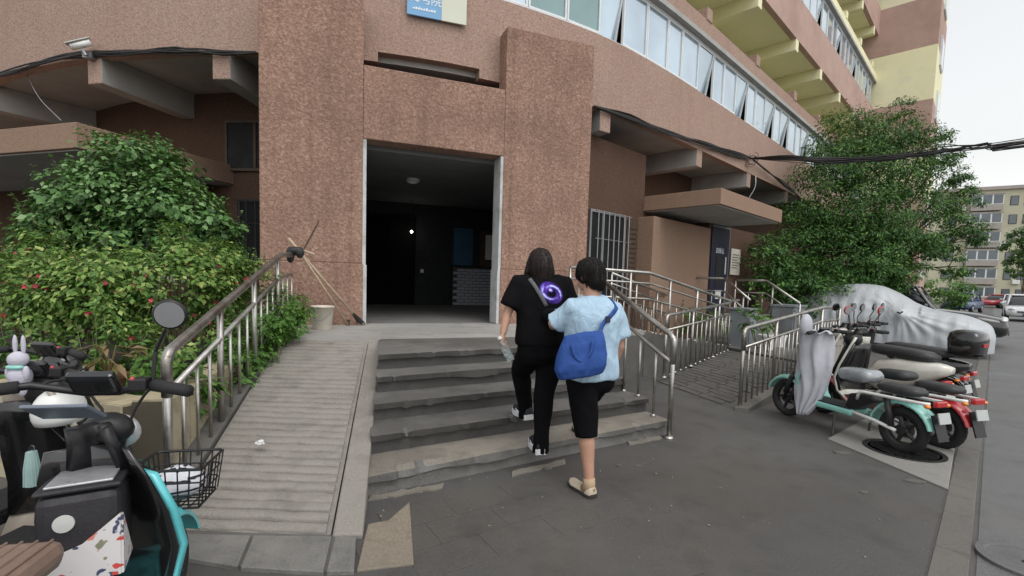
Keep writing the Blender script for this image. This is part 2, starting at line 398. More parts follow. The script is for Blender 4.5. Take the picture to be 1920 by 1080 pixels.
# upper storeys
def storey(zb, first):
    z1 = zb+1.28
    if not first:
        strip(MB(), 0, CL, 0, .16, zb, z1).obj('spandrel_wall', MAT['pinkpaint'], bld)
        strip(MB(), 0, CL, .165, 1.75, zb+.02, zb+.14).obj('soffit', MAT['paleyellow'], bld)
        strip(MB(), 0, CL, 1.7, 1.85, zb-1.9, zb+.02).obj('recessed_wall', MAT['yellow'], bld)
        for s in bs:
            if s < CL-1: beam(s, zb-.36, zb+.019, .004, 1.71, .27, [MAT['paleyellow'], MAT['paleyellow']])
    zt = z1+1.17
    strip(MB(), 0, CL, -.07, 1.9, zt, zt+.10).obj('ledge', MAT['soffit'], bld)
    strip(MB(), 0, CL, -.03, .14, zt+.102, zt+.45).obj('parapet', MAT['stucco_soft'] if first else MAT['paleyellow'], bld)
    strip(MB(), 0, CL, .142, 1.85, zt+.102, zt+.2).obj('gallery_floor', MAT['soffit'], bld)
    for s in bs:
        if s < CL-1: beam(s, zt+.44, zt+.72, -.05, .24, .27, [MAT['stucco_soft'] if first else MAT['paleyellow']], 'parapet_stub')
    # ribbon windows: each light is its own part (frame > pane)
    strip(MB(), 0, CL, .06, .12, z1+.001, z1+.05).obj('window_sill', MAT['alu'], bld)
    strip(MB(), 0, CL, .06, .12, zt-.05, zt-.001).obj('window_head', MAT['alu'], bld)
    strip(MB(), 0, CL, .5, .55, z1, zt).obj('curtain_wall', MAT['dark'], bld)
    s = s_of_u(930) if first else s_of_u(1380); i = 0
    return z1, zt, s
def pane(s0, s1, z0, z1, open_=0, dark=0):
    a, b = cp(s0, .09, z0), cp(s1, .09, z0); x = (b-a); w = x.length; x.normalize(); out = Vector((x.y, -x.x, 0))
    H = z1-z0; th = .045
    R = Matrix.Rotation(open_, 3, x) if open_ else Matrix.Identity(3)
    top = a+Vector((0, 0, H))
    def P(lx, lz, lo): return top + x*lx + R @ (Vector((0, 0, -(H-lz))) + out*lo)
    m = MB()
    def bx(x0, x1, za, zb, d0, d1, mm=m):
        vs = [P(x0, za, d0), P(x1, za, d0), P(x1, za, d1), P(x0, za, d1), P(x0, zb, d0), P(x1, zb, d0), P(x1, zb, d1), P(x0, zb, d1)]
        mm.add(vs, [(3, 2, 1, 0), (4, 5, 6, 7), (0, 1, 5, 4), (1, 2, 6, 5), (2, 3, 7, 6), (3, 0, 4, 7)])
    fw = .035
    bx(0, fw, 0, H, -.02, .03); bx(w-fw, w, 0, H, -.02, .03); bx(fw, w-fw, 0, fw, -.02, .03); bx(fw, w-fw, H-fw, H, -.02, .03)
    f = m.obj('window', MAT['alu'], bld)
    g = MB(); bx(fw, w-fw, fw, H-fw, -.004, .008, g); g.obj('pane', MAT['greenglass'] if dark else MAT['glass'], f)
z1, zt, s = storey(4.6, True); k = 0
while s < CL-.8 and k < 70:
    w = .78 if k % 3 else .62; op = .16 if k in (3, 8, 11, 14, 16, 19) else 0
    pane(s, s+w-.012, z1+.055, zt-.055, op, k in (1, 2)); s += w; k += 1
s = s_of_u(930); k = 0
while s > .5: pane(s-.79, s-.012, z1+.055, zt-.055, 0, k % 3 == 0); s -= .79; k += 1
for zb in (9.4, 14.2):
    z1, zt, s = storey(zb, False); k = 0
    while s < CL-.8 and k < 40:
        w = .78 if k % 3 else .62; pane(s, s+w-.012, z1+.055, zt-.055, .2 if k % 4 == 1 else 0, 0); s += w; k += 1
strip(MB(), 0, CL, 0, 2, 19.0, 19.4).obj('roof', MAT['pinkpaint'], bld)
strip(MB(), 0, CL, 1.9, 12, 16.65, 19).obj('core', MAT['pinkpaint'], bld)
for zb in (4.8, 9.5): strip(MB(), 0, CL, 2.0, 2.2, zb, zb+4).obj('core_wall', MAT['dark'], bld)
# ------------------------------------------------------------------ portal
A0 = Vector((-3.40, 6.46)); PT = Vector((.936, .352)); PN = Vector((-.352, .936))
def pp(s, d, z=0): q = A0+PT*s+PN*d; return Vector((q.x, q.y, z))
def pbox(s0, s1, d0, d1, z0, z1, m=None):
    m = m or MB(); return m.prism([pp(s0, d0).to_2d(), pp(s1, d0).to_2d(), pp(s1, d1).to_2d(), pp(s0, d1).to_2d()], z0, z1)
for (a, b, name) in ((0, 1.31, 'L'), (3.42, 4.95, 'R')):
    pbox(a, b, 0, .345, 1.60, 5.32).obj('portal_pier', MAT['stucco'], bld, bevel=.012)
    pbox(a-.012, b+.012, -.014, .346, 0, 1.598).obj('pier_plinth', MAT['stucco'], bld, bevel=.01)
pbox(1.312, 3.418, 0, .32, 3.36, 4.37).obj('portal_lintel', MAT['stucco'], bld, bevel=.012)
# white rendered jambs and lobby
pbox(1.312, 1.36, .012, .34, .725, 3.358).obj('jamb', MAT['whitewall'], bld)
pbox(3.375, 3.418, .012, .34, .725, 3.358).obj('jamb', MAT['whitewall'], bld)
pbox(1.324, 1.372, -.004, .335, .725, 1.585).obj('jamb_base', MAT['whitewall'], bld)
pbox(3.362, 3.406, -.004, .335, .725, 1.585).obj('jamb_base', MAT['whitewall'], bld)
MAT['lobbyceil'] = simple('lobby ceiling', (.16, .165, .165), .85, 0, .15, 2)
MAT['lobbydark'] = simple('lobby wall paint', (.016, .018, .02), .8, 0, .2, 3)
pbox(1.0, 4.9, .345, 5.3, 3.30, 3.40).obj('lobby_ceiling', MAT['lobbyceil'], bld)
pbox(4.901, 5.5, 1.61, 5.3, 3.30, 3.40).obj('lobby_ceiling', MAT['lobbyceil'], bld)
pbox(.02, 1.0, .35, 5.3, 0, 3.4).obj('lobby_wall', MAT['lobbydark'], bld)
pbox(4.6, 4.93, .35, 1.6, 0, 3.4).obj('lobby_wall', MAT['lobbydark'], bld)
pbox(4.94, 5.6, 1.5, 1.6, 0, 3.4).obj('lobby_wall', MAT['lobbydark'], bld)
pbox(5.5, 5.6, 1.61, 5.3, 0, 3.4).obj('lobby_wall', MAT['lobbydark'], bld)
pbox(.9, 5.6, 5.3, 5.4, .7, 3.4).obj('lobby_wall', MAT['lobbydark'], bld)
MAT['doorblack'] = simple('matt black door', (.006, .006, .006), .9, 0, .1, 5, spec=.1)
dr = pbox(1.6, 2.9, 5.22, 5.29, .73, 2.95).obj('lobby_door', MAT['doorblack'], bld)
pbox(2.22, 2.28, 5.19, 5.215, .8, 2.9).obj('door_stile', MAT['doorblack'], dr)
MAT['brickpaint'] = simple('painted brick', (.42, .44, .49), .7, 0, .12, 8)
bw = pbox(3.86, 5.4, 5.06, 5.12, .727, 1.72).obj('brick_dado', MAT['dark'], bld)
bmesh_ = None
for r_ in range(12):
    for c_ in range(7):
        s0 = 3.87+c_*.21+(r_ % 2)*.1
        if s0+.2 > 5.39: continue
        pbox(s0, s0+.195, 5.035, 5.06, .735+r_*.08, .735+r_*.08+.066).obj('brick', MAT['brickpaint'], bw)
nb = pbox(3.90, 4.42, 5.20, 5.29, 1.78, 2.75).obj('notice_panel', simple('blue notice', (.03, .11, .19), .5), bld)
n2 = pbox(4.58, 5.1, 5.05, 5.055, 1.75, 2.7).obj('notice_board', MAT['darkwood'], bld); pbox(4.72, 5.0, 5.03, 5.045, 1.95, 2.6).obj('paper', MAT['white'], n2)
pbox(3.05, 3.13, 5.27, 5.295, 1.55, 1.64).obj('light_switch', MAT['white'], bld)
q = pp(2.35, 2.2, 3.3); MB().lathe([(.13, 0), (.13, -.04), (.09, -.07), (.001, -.075)], q, n=20).obj('ceiling_lamp', MAT['white'], bld, auto=30)
me_, n_, l_, P_ = mk('small lamp glow'); P_.inputs['Emission Color'].default_value = (1, .95, .85, 1); P_.inputs['Emission Strength'].default_value = 30
q = pp(2.75, 4.9, 2.55); bulb = MB().ell(q, (.028, .028, .028)).obj('lit_bulb', me_, bld, smooth=True)
MB().tube([q+Vector((0, 0, .03)), pp(2.75, 4.9, 3.3)], .008).obj('bulb_flex', MAT['black'], bulb)
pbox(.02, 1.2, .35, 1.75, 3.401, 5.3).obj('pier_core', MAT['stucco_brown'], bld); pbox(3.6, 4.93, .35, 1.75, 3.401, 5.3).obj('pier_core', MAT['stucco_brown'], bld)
# sign over the portal: blue and cream panel with the yard number
us = s_of_u(818); p, dd, nn = cat_(us)
sg = thing('wall_sign', 'blue and cream yard number sign on the wall above the entrance', 'sign', (p.x, p.y, 5.2))
a = AT(764, 24, 7.35); b = AT(874, 48, 7.75)
def spt(u, v, off=.06):
    s_ = s_of_u(u); pl = cat_(s_); dd_ = ray(u, v); n2_ = Vector((pl[2].x, pl[2].y, 0)); o_ = Vector((pl[0].x, pl[0].y, 0))-n2_*off
    t_ = (o_-CAMP).dot(n2_)/dd_.dot(n2_); return CAMP+dd_*t_
bl, bm_, br = spt(763, 25), spt(826, 38), spt(874, 49)
zb_ = (bl.z+br.z)/2; xd = Vector((br.x-bl.x, br.y-bl.y, 0)); Wd = xd.length; xd.normalize(); wb = Wd*.57
Mx = frame_mat((bl.x, bl.y, zb_), xd)
MAT['signblue'] = simple('sign blue', (.17, .38, .62), .35, 0, .06, 3); MAT['signcream'] = simple('sign cream', (.62, .63, .52), .35, 0, .05, 2)
MB().extr([(0, 0), (wb, 0), (wb, .82), (0, .82)], Mx, .03).obj('blue_panel', MAT['signblue'], sg)
MB().extr([(wb+.002, 0), (Wd, 0), (Wd, .82), (wb+.002, .82)], Mx, .03).obj('cream_panel', MAT['signcream'], sg)
MAT['print'] = simple('white print', (.78, .82, .85), .5, 0, .03, 6)
for ch, x_ in (('30', .1), ('号', .27), ('院', .42)):
    textm('lettering', ch, .17, MAT['print'], sg, Mx @ Matrix.Translation((x_*wb/.5, .245, .017)))
for k_ in range(9): MB().extr([(wb*(.16+.075*k_), .085), (wb*(.16+.075*k_)+.03, .085), (wb*(.16+.075*k_)+.03, .105+.012*(k_ % 3)), (wb*(.16+.075*k_), .105+.012*(k_ % 2))], Mx @ Matrix.Translation((0, 0, .017)), .004).obj('small_print', MAT['print'], sg)
# ------------------------------------------------------------------ steps, landing, ramps
RZ = .145
SL = [Vector(p) for p in ((-.90, 3.00), (-.975, 3.36), (-1.05, 3.69), (-1.12, 4.02), (-1.19, 4.31))]
SR = [Vector(p) for p in ((1.53, 4.50), (1.40, 4.76), (1.24, 5.02), (1.10, 5.28), (.96, 5.54))]
BK = (Vector((-1.485, 5.34)), Vector((1.02, 6.33)))
st = thing('entrance_steps', 'worn dark concrete flight of five steps up to the lobby', 'steps', (.2, 4.2, 0))
def chip(x, s): return max(0, mnoise.noise(Vector((x*2.3, s*7.7, .3)))-.20)*.14 + max(0, mnoise.noise(Vector((x*9, s*3.3, 2)))-.26)*.10
for k in range(5):
    z1 = RZ*(k+1); L, R = SL[k], SR[k]; ub = (Vector((-(R-L).y, (R-L).x))).normalized()
    L2, R2 = (SL[k+1]+ub*.12, SR[k+1]+ub*.12) if k < 4 else BK
    N = 130; rows = []
    for i in range(N+1):
        t = i/N; p = L.lerp(R, t); b = L2.lerp(R2, t); x = t*2.9; c = chip(x, k+1); c2 = chip(x+40, k+1)*.8
        zj = -.0015*mnoise.noise(Vector((x*2, k, 5)))
        f = p+ub*(c+c2*.3); f2 = p+ub*(c*.6+.004*mnoise.noise(Vector((x*9, k, 1)))); mid = p+ub*.035; mid2 = p+ub*(.032+.006*mnoise.noise(Vector((x*9, k, 9))))
        z0 = 0 if k == 0 else z1-RZ-.03
        rows.append([Vector((b.x, b.y, z1)), Vector((f.x+ub.x*.05, f.y+ub.y*.05, z1+zj)), Vector((f.x, f.y, z1-.006-c*.5+zj)), Vector((f2.x, f2.y, z1-.05-c2*.4)), Vector((mid.x, mid.y, z1-.062-c2*.4)), Vector((mid2.x, mid2.y, z1-.11)), Vector((mid2.x-ub.x*.012, mid2.y-ub.y*.012, z0)), Vector((b.x, b.y, z0))])
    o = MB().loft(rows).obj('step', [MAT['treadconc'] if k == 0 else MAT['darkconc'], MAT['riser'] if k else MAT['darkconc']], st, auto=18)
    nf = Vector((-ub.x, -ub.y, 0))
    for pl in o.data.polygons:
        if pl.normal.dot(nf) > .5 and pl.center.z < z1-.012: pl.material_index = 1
MAT['mortar'] = asphalt('mortar', (.30, .28, .24), (.22, .2, .17), 0, 6)
for (u0, u1, v0, v1) in ((690, 830, 940, 915), (960, 1060, 893, 868), (1180, 1240, 835, 822)):
    m = MB(); n = 14; pts = []
    for i in range(n+1):
        t = i/n; c = G(u0+(u1-u0)*t, v0+(v1-v0)*t, 0); pts.append(c)
    q = [(p.x, p.y-.0-.025*RNG.random()) for p in pts] + [(p.x, p.y+.05+.03*RNG.random()) for p in reversed(pts)]
    m.prism(q, .0, .010).obj('mortar_fillet', MAT['treadconc'], st)
# landing
MAT['lobbyfloor'] = asphalt('worn lobby floor', (.16, .155, .15), (.20, .195, .185), 0, 1.5)
lp = [(-2.55, 5.12), (-1.50, 5.12), (-1.485, 5.33), (1.02, 6.325), (1.38, 6.86), (2.05, 7.28), (1.75, 8.5), (.4, 8.1), (-2.9, 6.85), (-3.6, 6.4), (-2.95, 5.4)]
struct(MB().prism(lp, .655, .718).obj('landing', MAT['tile']))
struct(MB().prism([(x_*.985, 6.3+(y_-6.3)*.985) for x_, y_ in lp], 0, .654).obj('landing_base', MAT['darkconc']))
lob = pbox(.9, 4.9, .02, 5.35, .60, .7165).obj('lobby_floor', MAT['lobbyfloor'], bld)
pbox(4.901, 5.5, 1.61, 5.35, .60, .7165).obj('lobby_floor', MAT['lobbyfloor'], bld)
# left access ramp
rampt = thing('access_ramp', 'narrow ribbed concrete access ramp left of the steps', 'ramp', (-1.6, 3.8, 0))
BL, BR, TR, TL = Vector((-1.88, 2.55)), Vector((-.955, 2.53)), Vector((-1.545, 5.14)), Vector((-2.47, 5.12))
MB().prism([BL, BR, TR, TL], [-.02, -.02, 0, 0], [.005, .005, .712, .712]).obj('slope', MAT['concrete'], rampt)
NR = 33
for i in range(NR):
    t0 = i/NR; t1 = (i+.86)/NR; w = .5*(1 if i < 22 else max(.35, 1-(i-21)*.06))
    def rp2(t, s): a = BL.lerp(TL, t); b = BR.lerp(TR, t); p = a.lerp(b, s); return p
    m = MB(); n = 8; rows = []
    hgt = .022*w*2*RNG.uniform(.6, 1.2); tj = RNG.uniform(-.002, .003)
    for j in range(n+1):
        s = .03+.94*j/n; jit = .007*mnoise.noise(Vector((j*.9, i*1.7, 0))); row = []
        for (t, h) in ((t0, -.01), (t0+.0005, hgt*.7), (t0+(t1-t0)*.12, hgt), (t0+(t1-t0)*.85, hgt*.92), (t1, hgt*.6), (t1+.0005, -.01)):
            tt = t+jit+tj; p = rp2(tt, s); z = .005+(.712-.005)*tt+h+.004*mnoise.noise(Vector((j*1.3, i*2.1, 4))); row.append(Vector((p.x, p.y, z)))
        rows.append(row)
    m.loft(rows).obj('ramp_rib', MAT['concrete'], rampt, auto=50)
MB().prism([(-.935, 2.50), (-.775, 2.52), (-1.455, 5.33), (-1.555, 5.2)], -.01, [.03, .03, .735, .735]).obj('stringer', MAT['concrete'], rampt, bevel=.012)
MB().prism([(-2.06, 2.5), (-1.885, 2.5), (-2.475, 5.12), (-2.65, 5.15)], -.01, [.04, .04, .73, .73]).obj('kerb_edge', MAT['darkconc'], rampt, bevel=.01)
# dark retaining side and right-hand switchback ramp
sw = thing('switchback_ramp', 'paved switchback ramp behind the steel railings right of the steps', 'ramp', (3.4, 7.6, 0))
MB().prism([(2.03, 7.26), (4.35, 9.6), (3.3, 10.75), (1.0, 8.3)], 0, [.70, .22, .22, .70]).obj('upper_run', MAT['darkconc'], sw)
MB().prism([(4.36, 9.6), (4.95, 7.65), (6.2, 8.8), (4.9, 11.6), (3.3, 10.76)], 0, .215).obj('turning_landing', MAT['darkconc'], sw)
lrA, lrB, lrC, lrD = Vector((2.17, 6.95)), Vector((2.62, 5.55)), Vector((4.80, 7.62)), Vector((4.10, 9.2))
MB().prism([lrA, lrB, lrC, lrD], -.01, [.005, .0, .2, .2]).obj('lower_run', MAT['asphalt'], sw)
for i in range(20):
    for j in range(3):
        t0, t1 = i/20+.003, (i+1)/20-.003; s0, s1 = (j+.02+.16*(i % 2))/3.4, (j+.97+.16*(i % 2))/3.4
        q = [lrA.lerp(lrD, t0).lerp(lrB.lerp(lrC, t0), s0), lrA.lerp(lrD, t0).lerp(lrB.lerp(lrC, t0), s1), lrA.lerp(lrD, t1).lerp(lrB.lerp(lrC, t1), s1), lrA.lerp(lrD, t1).lerp(lrB.lerp(lrC, t1), s0)]
        za = [.2*t0+.006, .2*t0+.006, .2*t1+.006, .2*t1+.006]; MB().prism(q, [z-.02 for z in za], [z+RNG.uniform(.004, .01) for z in za]).obj('paver', MAT['rampaver'], sw)
MB().prism([(2.60, 5.46), (2.75, 5.42), (5.0, 7.52), (4.9, 7.66)], -.01, [.05, .05, .30, .30]).obj('kerb_edge', MAT['kerb'], sw, bevel=.01)
# ------------------------------------------------------------------ steel railings
def resample(pts, step):
    pts = [Vector(p) for p in pts]; L = [0]
    for i in range(len(pts)-1): L.append(L[-1]+(pts[i+1]-pts[i]).length)
    n = max(1, round(L[-1]/step)); out = []
    for k in range(n+1):
        s = L[-1]*k/n; i = 0
        while i < len(L)-2 and L[i+1] < s: i += 1
        t = (s-L[i])/(L[i+1]-L[i]); out.append(pts[i].lerp(pts[i+1], t))
    return out
def round_corner(pts, r=.07):
    pts = [Vector(p) for p in pts]; out = [pts[0]]
    for i in range(1, len(pts)-1):
        a, b, c = pts[i-1], pts[i], pts[i+1]; ra = min(r, (a-b).length*.45); rc = min(r, (c-b).length*.45); p = b+(a-b).normalized()*ra; q = b+(c-b).normalized()*rc
        for t in (0, .25, .5, .75, 1): out.append(p*(1-t)**2+b*2*t*(1-t)+q*t*t)
    out.append(pts[-1]); return out
def railing(name, label, base, h=.9, hm=.70, bal=.2, post=5, rt=.026, rp_=.022, rb=.011, hook0=True, hook1=False, group=None, mid2=None, basez=None):
    t = thing(name, label, 'railing', Vector(base[0]), group)
    up = Vector((0, 0, h)); top = [Vector(p)+up for p in base]
    if hook0: top = [top[0]-Vector((0, 0, .25))]+top
    if hook1: top = top+[top[-1]-Vector((0, 0, .25))]
    MB().tube(round_corner(top), rt, 12).obj('top_rail', MAT['steel'], t, smooth=True)
    MB().tube(round_corner([Vector(p)+Vector((0, 0, hm)) for p in base]), rp_*.8, 10).obj('middle_rail', MAT['steel'], t, smooth=True)
    if mid2: MB().tube([Vector(p)+Vector((0, 0, mid2)) for p in base], rp_*.7, 8).obj('middle_rail', MAT['steel'], t, smooth=True)
    for i, p in enumerate(resample(base, bal)):
        b0 = p.copy()
        if basez: b0.z = basez(p)
        m = MB(); isp = i % post == 0
        r_, e = (rp_, p+Vector((0, 0, h-.01))) if isp else (rb, p+Vector((0, 0, hm)))
        m.tube([b0, e], r_, 8 if not isp else 10)
        o = m.obj('post' if isp else 'baluster', MAT['steel'], t, smooth=True)
        MB().lathe([(r_*2.1, -.002), (r_*2.1, .008), (r_*1.6, .02), (r_*1.02, .026)], b0, n=10).obj('base_flange', MAT['steel'], o, smooth=True)
    return t
def step_z(p):
    for k in range(4, -1, -1):
        L, R = SL[k], SR[k]; n = Vector((-(R-L).y, (R-L).x)).normalized()
        if (Vector((p.x, p.y))-L).dot(n) > .03: return RZ*(k+1)
    return 0
railing('ramp_railing', 'long steel railing along the plants beside the ribbed ramp', [(-1.97, 2.72, .02), (-2.555, 5.3, .70), (-2.66, 5.78, .72)], .93, .70, .215, 4, .03, .024, .012)
railing('step_railing', 'steel handrail down the right side of the entrance steps', [(1.50, 4.40, 0), (1.40, 4.62, .1), (.80, 5.82, .72)], .95, .70, .24, 4, .027, .023, .013, basez=step_z)
railing('ramp_railing', 'steel railing between the two runs of the switchback ramp', [(2.27, 7.02, .06), (4.16, 9.16, .2)], .92, .70, .2, 5, group=None)
railing('ramp_railing', 'outer steel railing of the switchback ramp next to the parked scooters', [(2.68, 5.50, .03), (3.80, 6.55, .13), (4.90, 7.60, .22), (5.7, 8.35, .22)], .92, .70, .17, 6)
railing('ramp_railing', 'steel railing from the right pier along the top of the switchback ramp', [(.82, 6.92, .72), (2.1, 7.40, .68), (4.38, 9.66, .22), (4.95, 10.5, .22)], .92, .52, .26, 4, hook0=False, mid2=.76)
railing('ramp_railing', 'rear steel railing of the switchback ramp close to the barred window', [(1.75, 8.55, .70), (3.4, 10.6, .3)], .9, .5, .26, 4, hook0=False, mid2=.72)
railing('porch_railing', 'short steel stair rail left of the blue porch door', [(4.2, 11.7, .72), (5.05, 11.5, .72), (5.12, 10.35, .25)], .9, .6, .3, 3, hook0=False)
railing('porch_railing', 'short steel stair rail nearest the tree by the blue porch door', [(5.5, 11.9, .7), (6.1, 11.6, .7), (6.35, 10.6, .2)], .9, .6, .3, 3, hook0=False)
# ------------------------------------------------------------------ porches, windows of the recessed ground floor
def obox2(P, x, n, w, d, z0, z1, m=None):
    # plan box: from point P along unit x by w and along n by d
    m = m or MB(); P = Vector((P[0], P[1])); x = Vector(x); n = Vector(n); q = [P, P+x*w, P+x*w+n*d, P+n*d]
    return m.prism([(a.x, a.y) for a in q], z0, z1)
X45, N45 = Vector((.72, .694)), Vector((-.694, .72))
# right porch: block, canopy, door
pr = thing('porch', 'pink rendered side porch with flat canopy and dark blue door', 'porch', (4.6, 11.5, 0))
obox2((2.92, 10.2), X45, N45, 2.75, .40, 0, 2.86).obj('porch_block', MAT['stucco_tan'], pr, bevel=.01)
obox2((2.905, 10.19), X45, N45, 2.77, .40, 0, 1.68).obj('block_plinth', MAT['stucco_tan'], pr, bevel=.01)
cn = obox2((3.97, 9.42), X45, N45, 3.55, 3.4, 3.02, 3.33).obj('canopy', MAT['stucco_tan'], pr, bevel=.01)
obox2(Vector((3.97, 9.42))+X45*.06+N45*.06, X45, N45, 3.43, 3.3, 3.0, 3.019).obj('canopy_soffit', MAT['soffit'], cn)
obox2(Vector((2.92, 10.2))+N45*.41, X45, N45, 2.8, 1.5, 0, 3.0).obj('porch_wall', MAT['stucco_brown'], pr)
obox2((4.86, 12.1), X45, N45, 3.6, 1.5, 0, 3.0).obj('porch_wall', MAT['stucco_brown'], pr)
MAT['navy'] = simple('navy door paint', (.018, .018, .045), .45, 0, .15, 5)
dd0 = Vector((4.86, 12.1))+X45*.12-N45*.03
do = obox2(dd0, X45, N45, 1.0, .028, .75, 2.92).obj('door', MAT['navy'], pr)
fr = MB(); obox2(dd0+X45*1.002-N45*.02, X45, N45, .07, .048, .75, 2.97, fr); obox2(dd0-N45*.02, X45, N45, 1.0, .048, 2.922, 2.97, fr)
fr.obj('door_frame', MAT['alloy'], pr)
for (a, b, z0, z1, mt) in ((.3, .7, 1.42, 2.2, 'darkmetal'), (.35, .68, 1.1, 1.33, 'white'), (.85, .9, 1.75, 2.2, 'white')):
    obox2(dd0+X45*a-N45*.012, X45, N45, b-a, .01, z0, z1).obj('door_sheet', MAT[mt], do)
textm('lettering', '四单元', .16, MAT['print'], do, frame_mat((*(dd0+X45*.5-N45*.004), 2.33), (*X45, 0)), .004)
MAT['paper'] = simple('notice paper', (.52, .48, .42), .8, 0, .1, 3)
nb = obox2(dd0+X45*1.16-N45*.03, X45, N45, .62, .02, 1.75, 2.45).obj('notice_board', MAT['paper'], pr)
for i in range(6): obox2(dd0+X45*1.24-N45*.034, X45, N45, .42-.05*(i % 3), .003, 2.28-i*.07, 2.30-i*.07).obj('text_line', MAT['darkmetal'], nb)
obox2(dd0-X45*.4-N45*1.6, X45, N45, 2.3, 1.6, 0, .71).obj('porch_landing', MAT['tile'], pr)
for k in range(4): obox2(dd0+X45*.1-N45*(1.6+.3*(k+1)), X45, N45, 1.6, .3, 0, .71-.145*(k+1)).obj('porch_step', MAT['kerb'], pr)
# left porch canopy and door
XL = Vector((.985, -.17)); NL = Vector((.17, .985))
c0 = G(143, 277, 3.02); c0 = Vector((c0.x, c0.y))
pl_ = thing('porch', 'pink rendered flat canopy over the left door above the shrubs', 'porch', (c0.x, c0.y+1, 0))
e0 = G(0, 288, 3.02); XL = (c0-Vector((e0.x, e0.y))).normalized(); NL = Vector((-XL.y, XL.x))
cn = obox2(c0-XL*9.5, XL, NL, 9.5, 3.2, 3.02, 3.36).obj('canopy', MAT['stucco_tan'], pl_, bevel=.01)
obox2(c0-XL*9.45+NL*.05, XL, NL, 9.40, 3.0, 3.0, 3.019).obj('canopy_soffit', MAT['soffit'], cn)
w0 = c0+NL*2.2-XL*4.6
obox2(w0-XL*9, XL, NL, 13.2, .2, 0, 3.0).obj('porch_wall', MAT['stucco_brown'], pl_)
obox2(w0+XL*2.1-NL*.03, XL, NL, .95, .03, .7, 2.45).obj('door', MAT['navy'], pl_)
obox2(w0+XL*3.1-NL*.03, XL, NL, .5, .03, 1.2, 2.2).obj('notice_board', MAT['paper'], pl_)
q = c0+XL*.0+NL*.55; lamp = thing('canopy_lamp', 'small white lamp on the side of the left canopy', 'lamp', (q.x, q.y, 3.2))
MB().box((q.x+.03, q.y, 3.2), (.06, .05, .05)).obj('bracket', MAT['darkmetal'], lamp)
MB().tube([(q.x+.07, q.y-.09, 3.215), (q.x+.07, q.y+.09, 3.20)], .035, 12).obj('lamp_body', MAT['white'], lamp, smooth=True)
# windows in the recessed wall
MAT['sootglass'] = simple('dusty dark glass', (.012, .013, .014), .55, 0, .3, 4, spec=.2)
def win_at(P, x, nn, w, z0, z1, label, cols=3, barn=0, bmat='white', frame='darkmetal'):
    t = thing('barred_window' if barn else 'wall_window', label, 'window', (P.x, P.y, z0))
    m = MB()
    for k in range(cols+1): obox2(P+x*(w-.05)*k/cols-nn*.03, x, nn, .05, .05, z0, z1, m)
    obox2(P-nn*.032, x, nn, w, .05, z0-.05, z0, m); obox2(P-nn*.032, x, nn, w, .05, z1, z1+.05, m)
    m.obj('frame', MAT[frame], t)
    for k in range(cols): obox2(P+x*((w-.05)*k/cols+.05)-nn*.015, x, nn, (w-.05)/cols-.05, .012, z0, z1).obj('pane', MAT['sootglass'], t)
    for k in range(barn):
        a = P+x*w*(k+.5)/barn-nn*.16; MB().tube([(a.x, a.y, z0-.02), (a.x, a.y, z1+.02)], .011, 6).obj('bar', MAT[bmat], t)
    if barn:
        for zz in (z0, (z0+z1)/2+.3, z1):
            a = P-nn*.16; b = a+x*w; MB().tube([(a.x, a.y, zz), (b.x, b.y, zz)], .009, 6).obj('cross_bar', MAT[bmat], t)
    return t
def wall_win(s, w, z0, z1, label, cols=3, barn=0, bmat='white', off=1.62, frame='darkmetal'):
    p, d, n = cat_(s); return win_at(p+n*(off-.02)-d*w/2, d, n, w, z0, z1, label, cols, barn, bmat, frame)
# projecting ground floor wall between the right pier and the porch block
obox2((1.15, 9.02), X45, N45, 2.3, 1.4, 0, 4.2).obj('projecting_wall', MAT['stucco_brown'], bld)
win_at(Vector((1.40, 9.26))-N45*.02, X45, N45, 1.22, 1.15, 2.78, 'ground floor window with pale bars right of the portal', 3, 7, 'alloy', 'alloy')
sh_ = obox2(Vector((1.40, 9.26))+X45*1.28-N45*.05, X45, N45, .36, .045, 1.0, 2.75).obj('shutter', MAT['darkwood'], bld)
for k in range(16): obox2(Vector((1.40, 9.26))+X45*1.31-N45*.065, X45, N45, .30, .014, 1.08+k*.10, 1.14+k*.10).obj('louvre', MAT['darkwood'], sh_)
wall_win(s_of_u(385), 1.7, 3.3, 4.1, 'dark high window with frame under the overhang left of the portal', 3, frame='darkwood')
wall_win(s_of_u(405), 1.5, 1.3, 2.7, 'dark barred window behind the tall shrub', 3, 9, 'darkmetal', frame='darkmetal')
# grey utility cabinets behind the ramp railings
def cabinet(u, v, y, w, d, h, lab):
    p = AT(u, v, y); t = thing('utility_cabinet', lab, 'cabinet', (p.x, p.y, 0)); R = Matrix.Rotation(math.radians(44), 3, 'Z')
    MAT.setdefault('cab', simple('grey cabinet paint', (.20, .22, .235), .5, 0, .1, 4, dirt=(.13, .13, .125)))
    MB().box((p.x, p.y, h/2+.1), (w, d, h), R).obj('cabinet_body', MAT['cab'], t, bevel=.01)
    MB().box((p.x, p.y, h+.13), (w+.06, d+.06, .04), R).obj('cabinet_lid', MAT['cab'], t)
    MB().box((p.x, p.y, .05), (w-.06, d-.06, .1), R).obj('cabinet_base', MAT['kerb'], t)
    o = R @ Vector((0, -d/2-.01, 0)); MB().box((p.x+o.x, p.y+o.y, h/2+.1), (w*.86, .018, h*.86), R).obj('cabinet_door', MAT['cab'], t)
cabinet(1392, 600, 9.9, .42, .4, .85, 'narrow grey utility cabinet behind the middle ramp railing')
cabinet(1478, 595, 11.2, .9, .45, .9, 'wide grey utility cabinet by the tree behind the outer ramp railing')
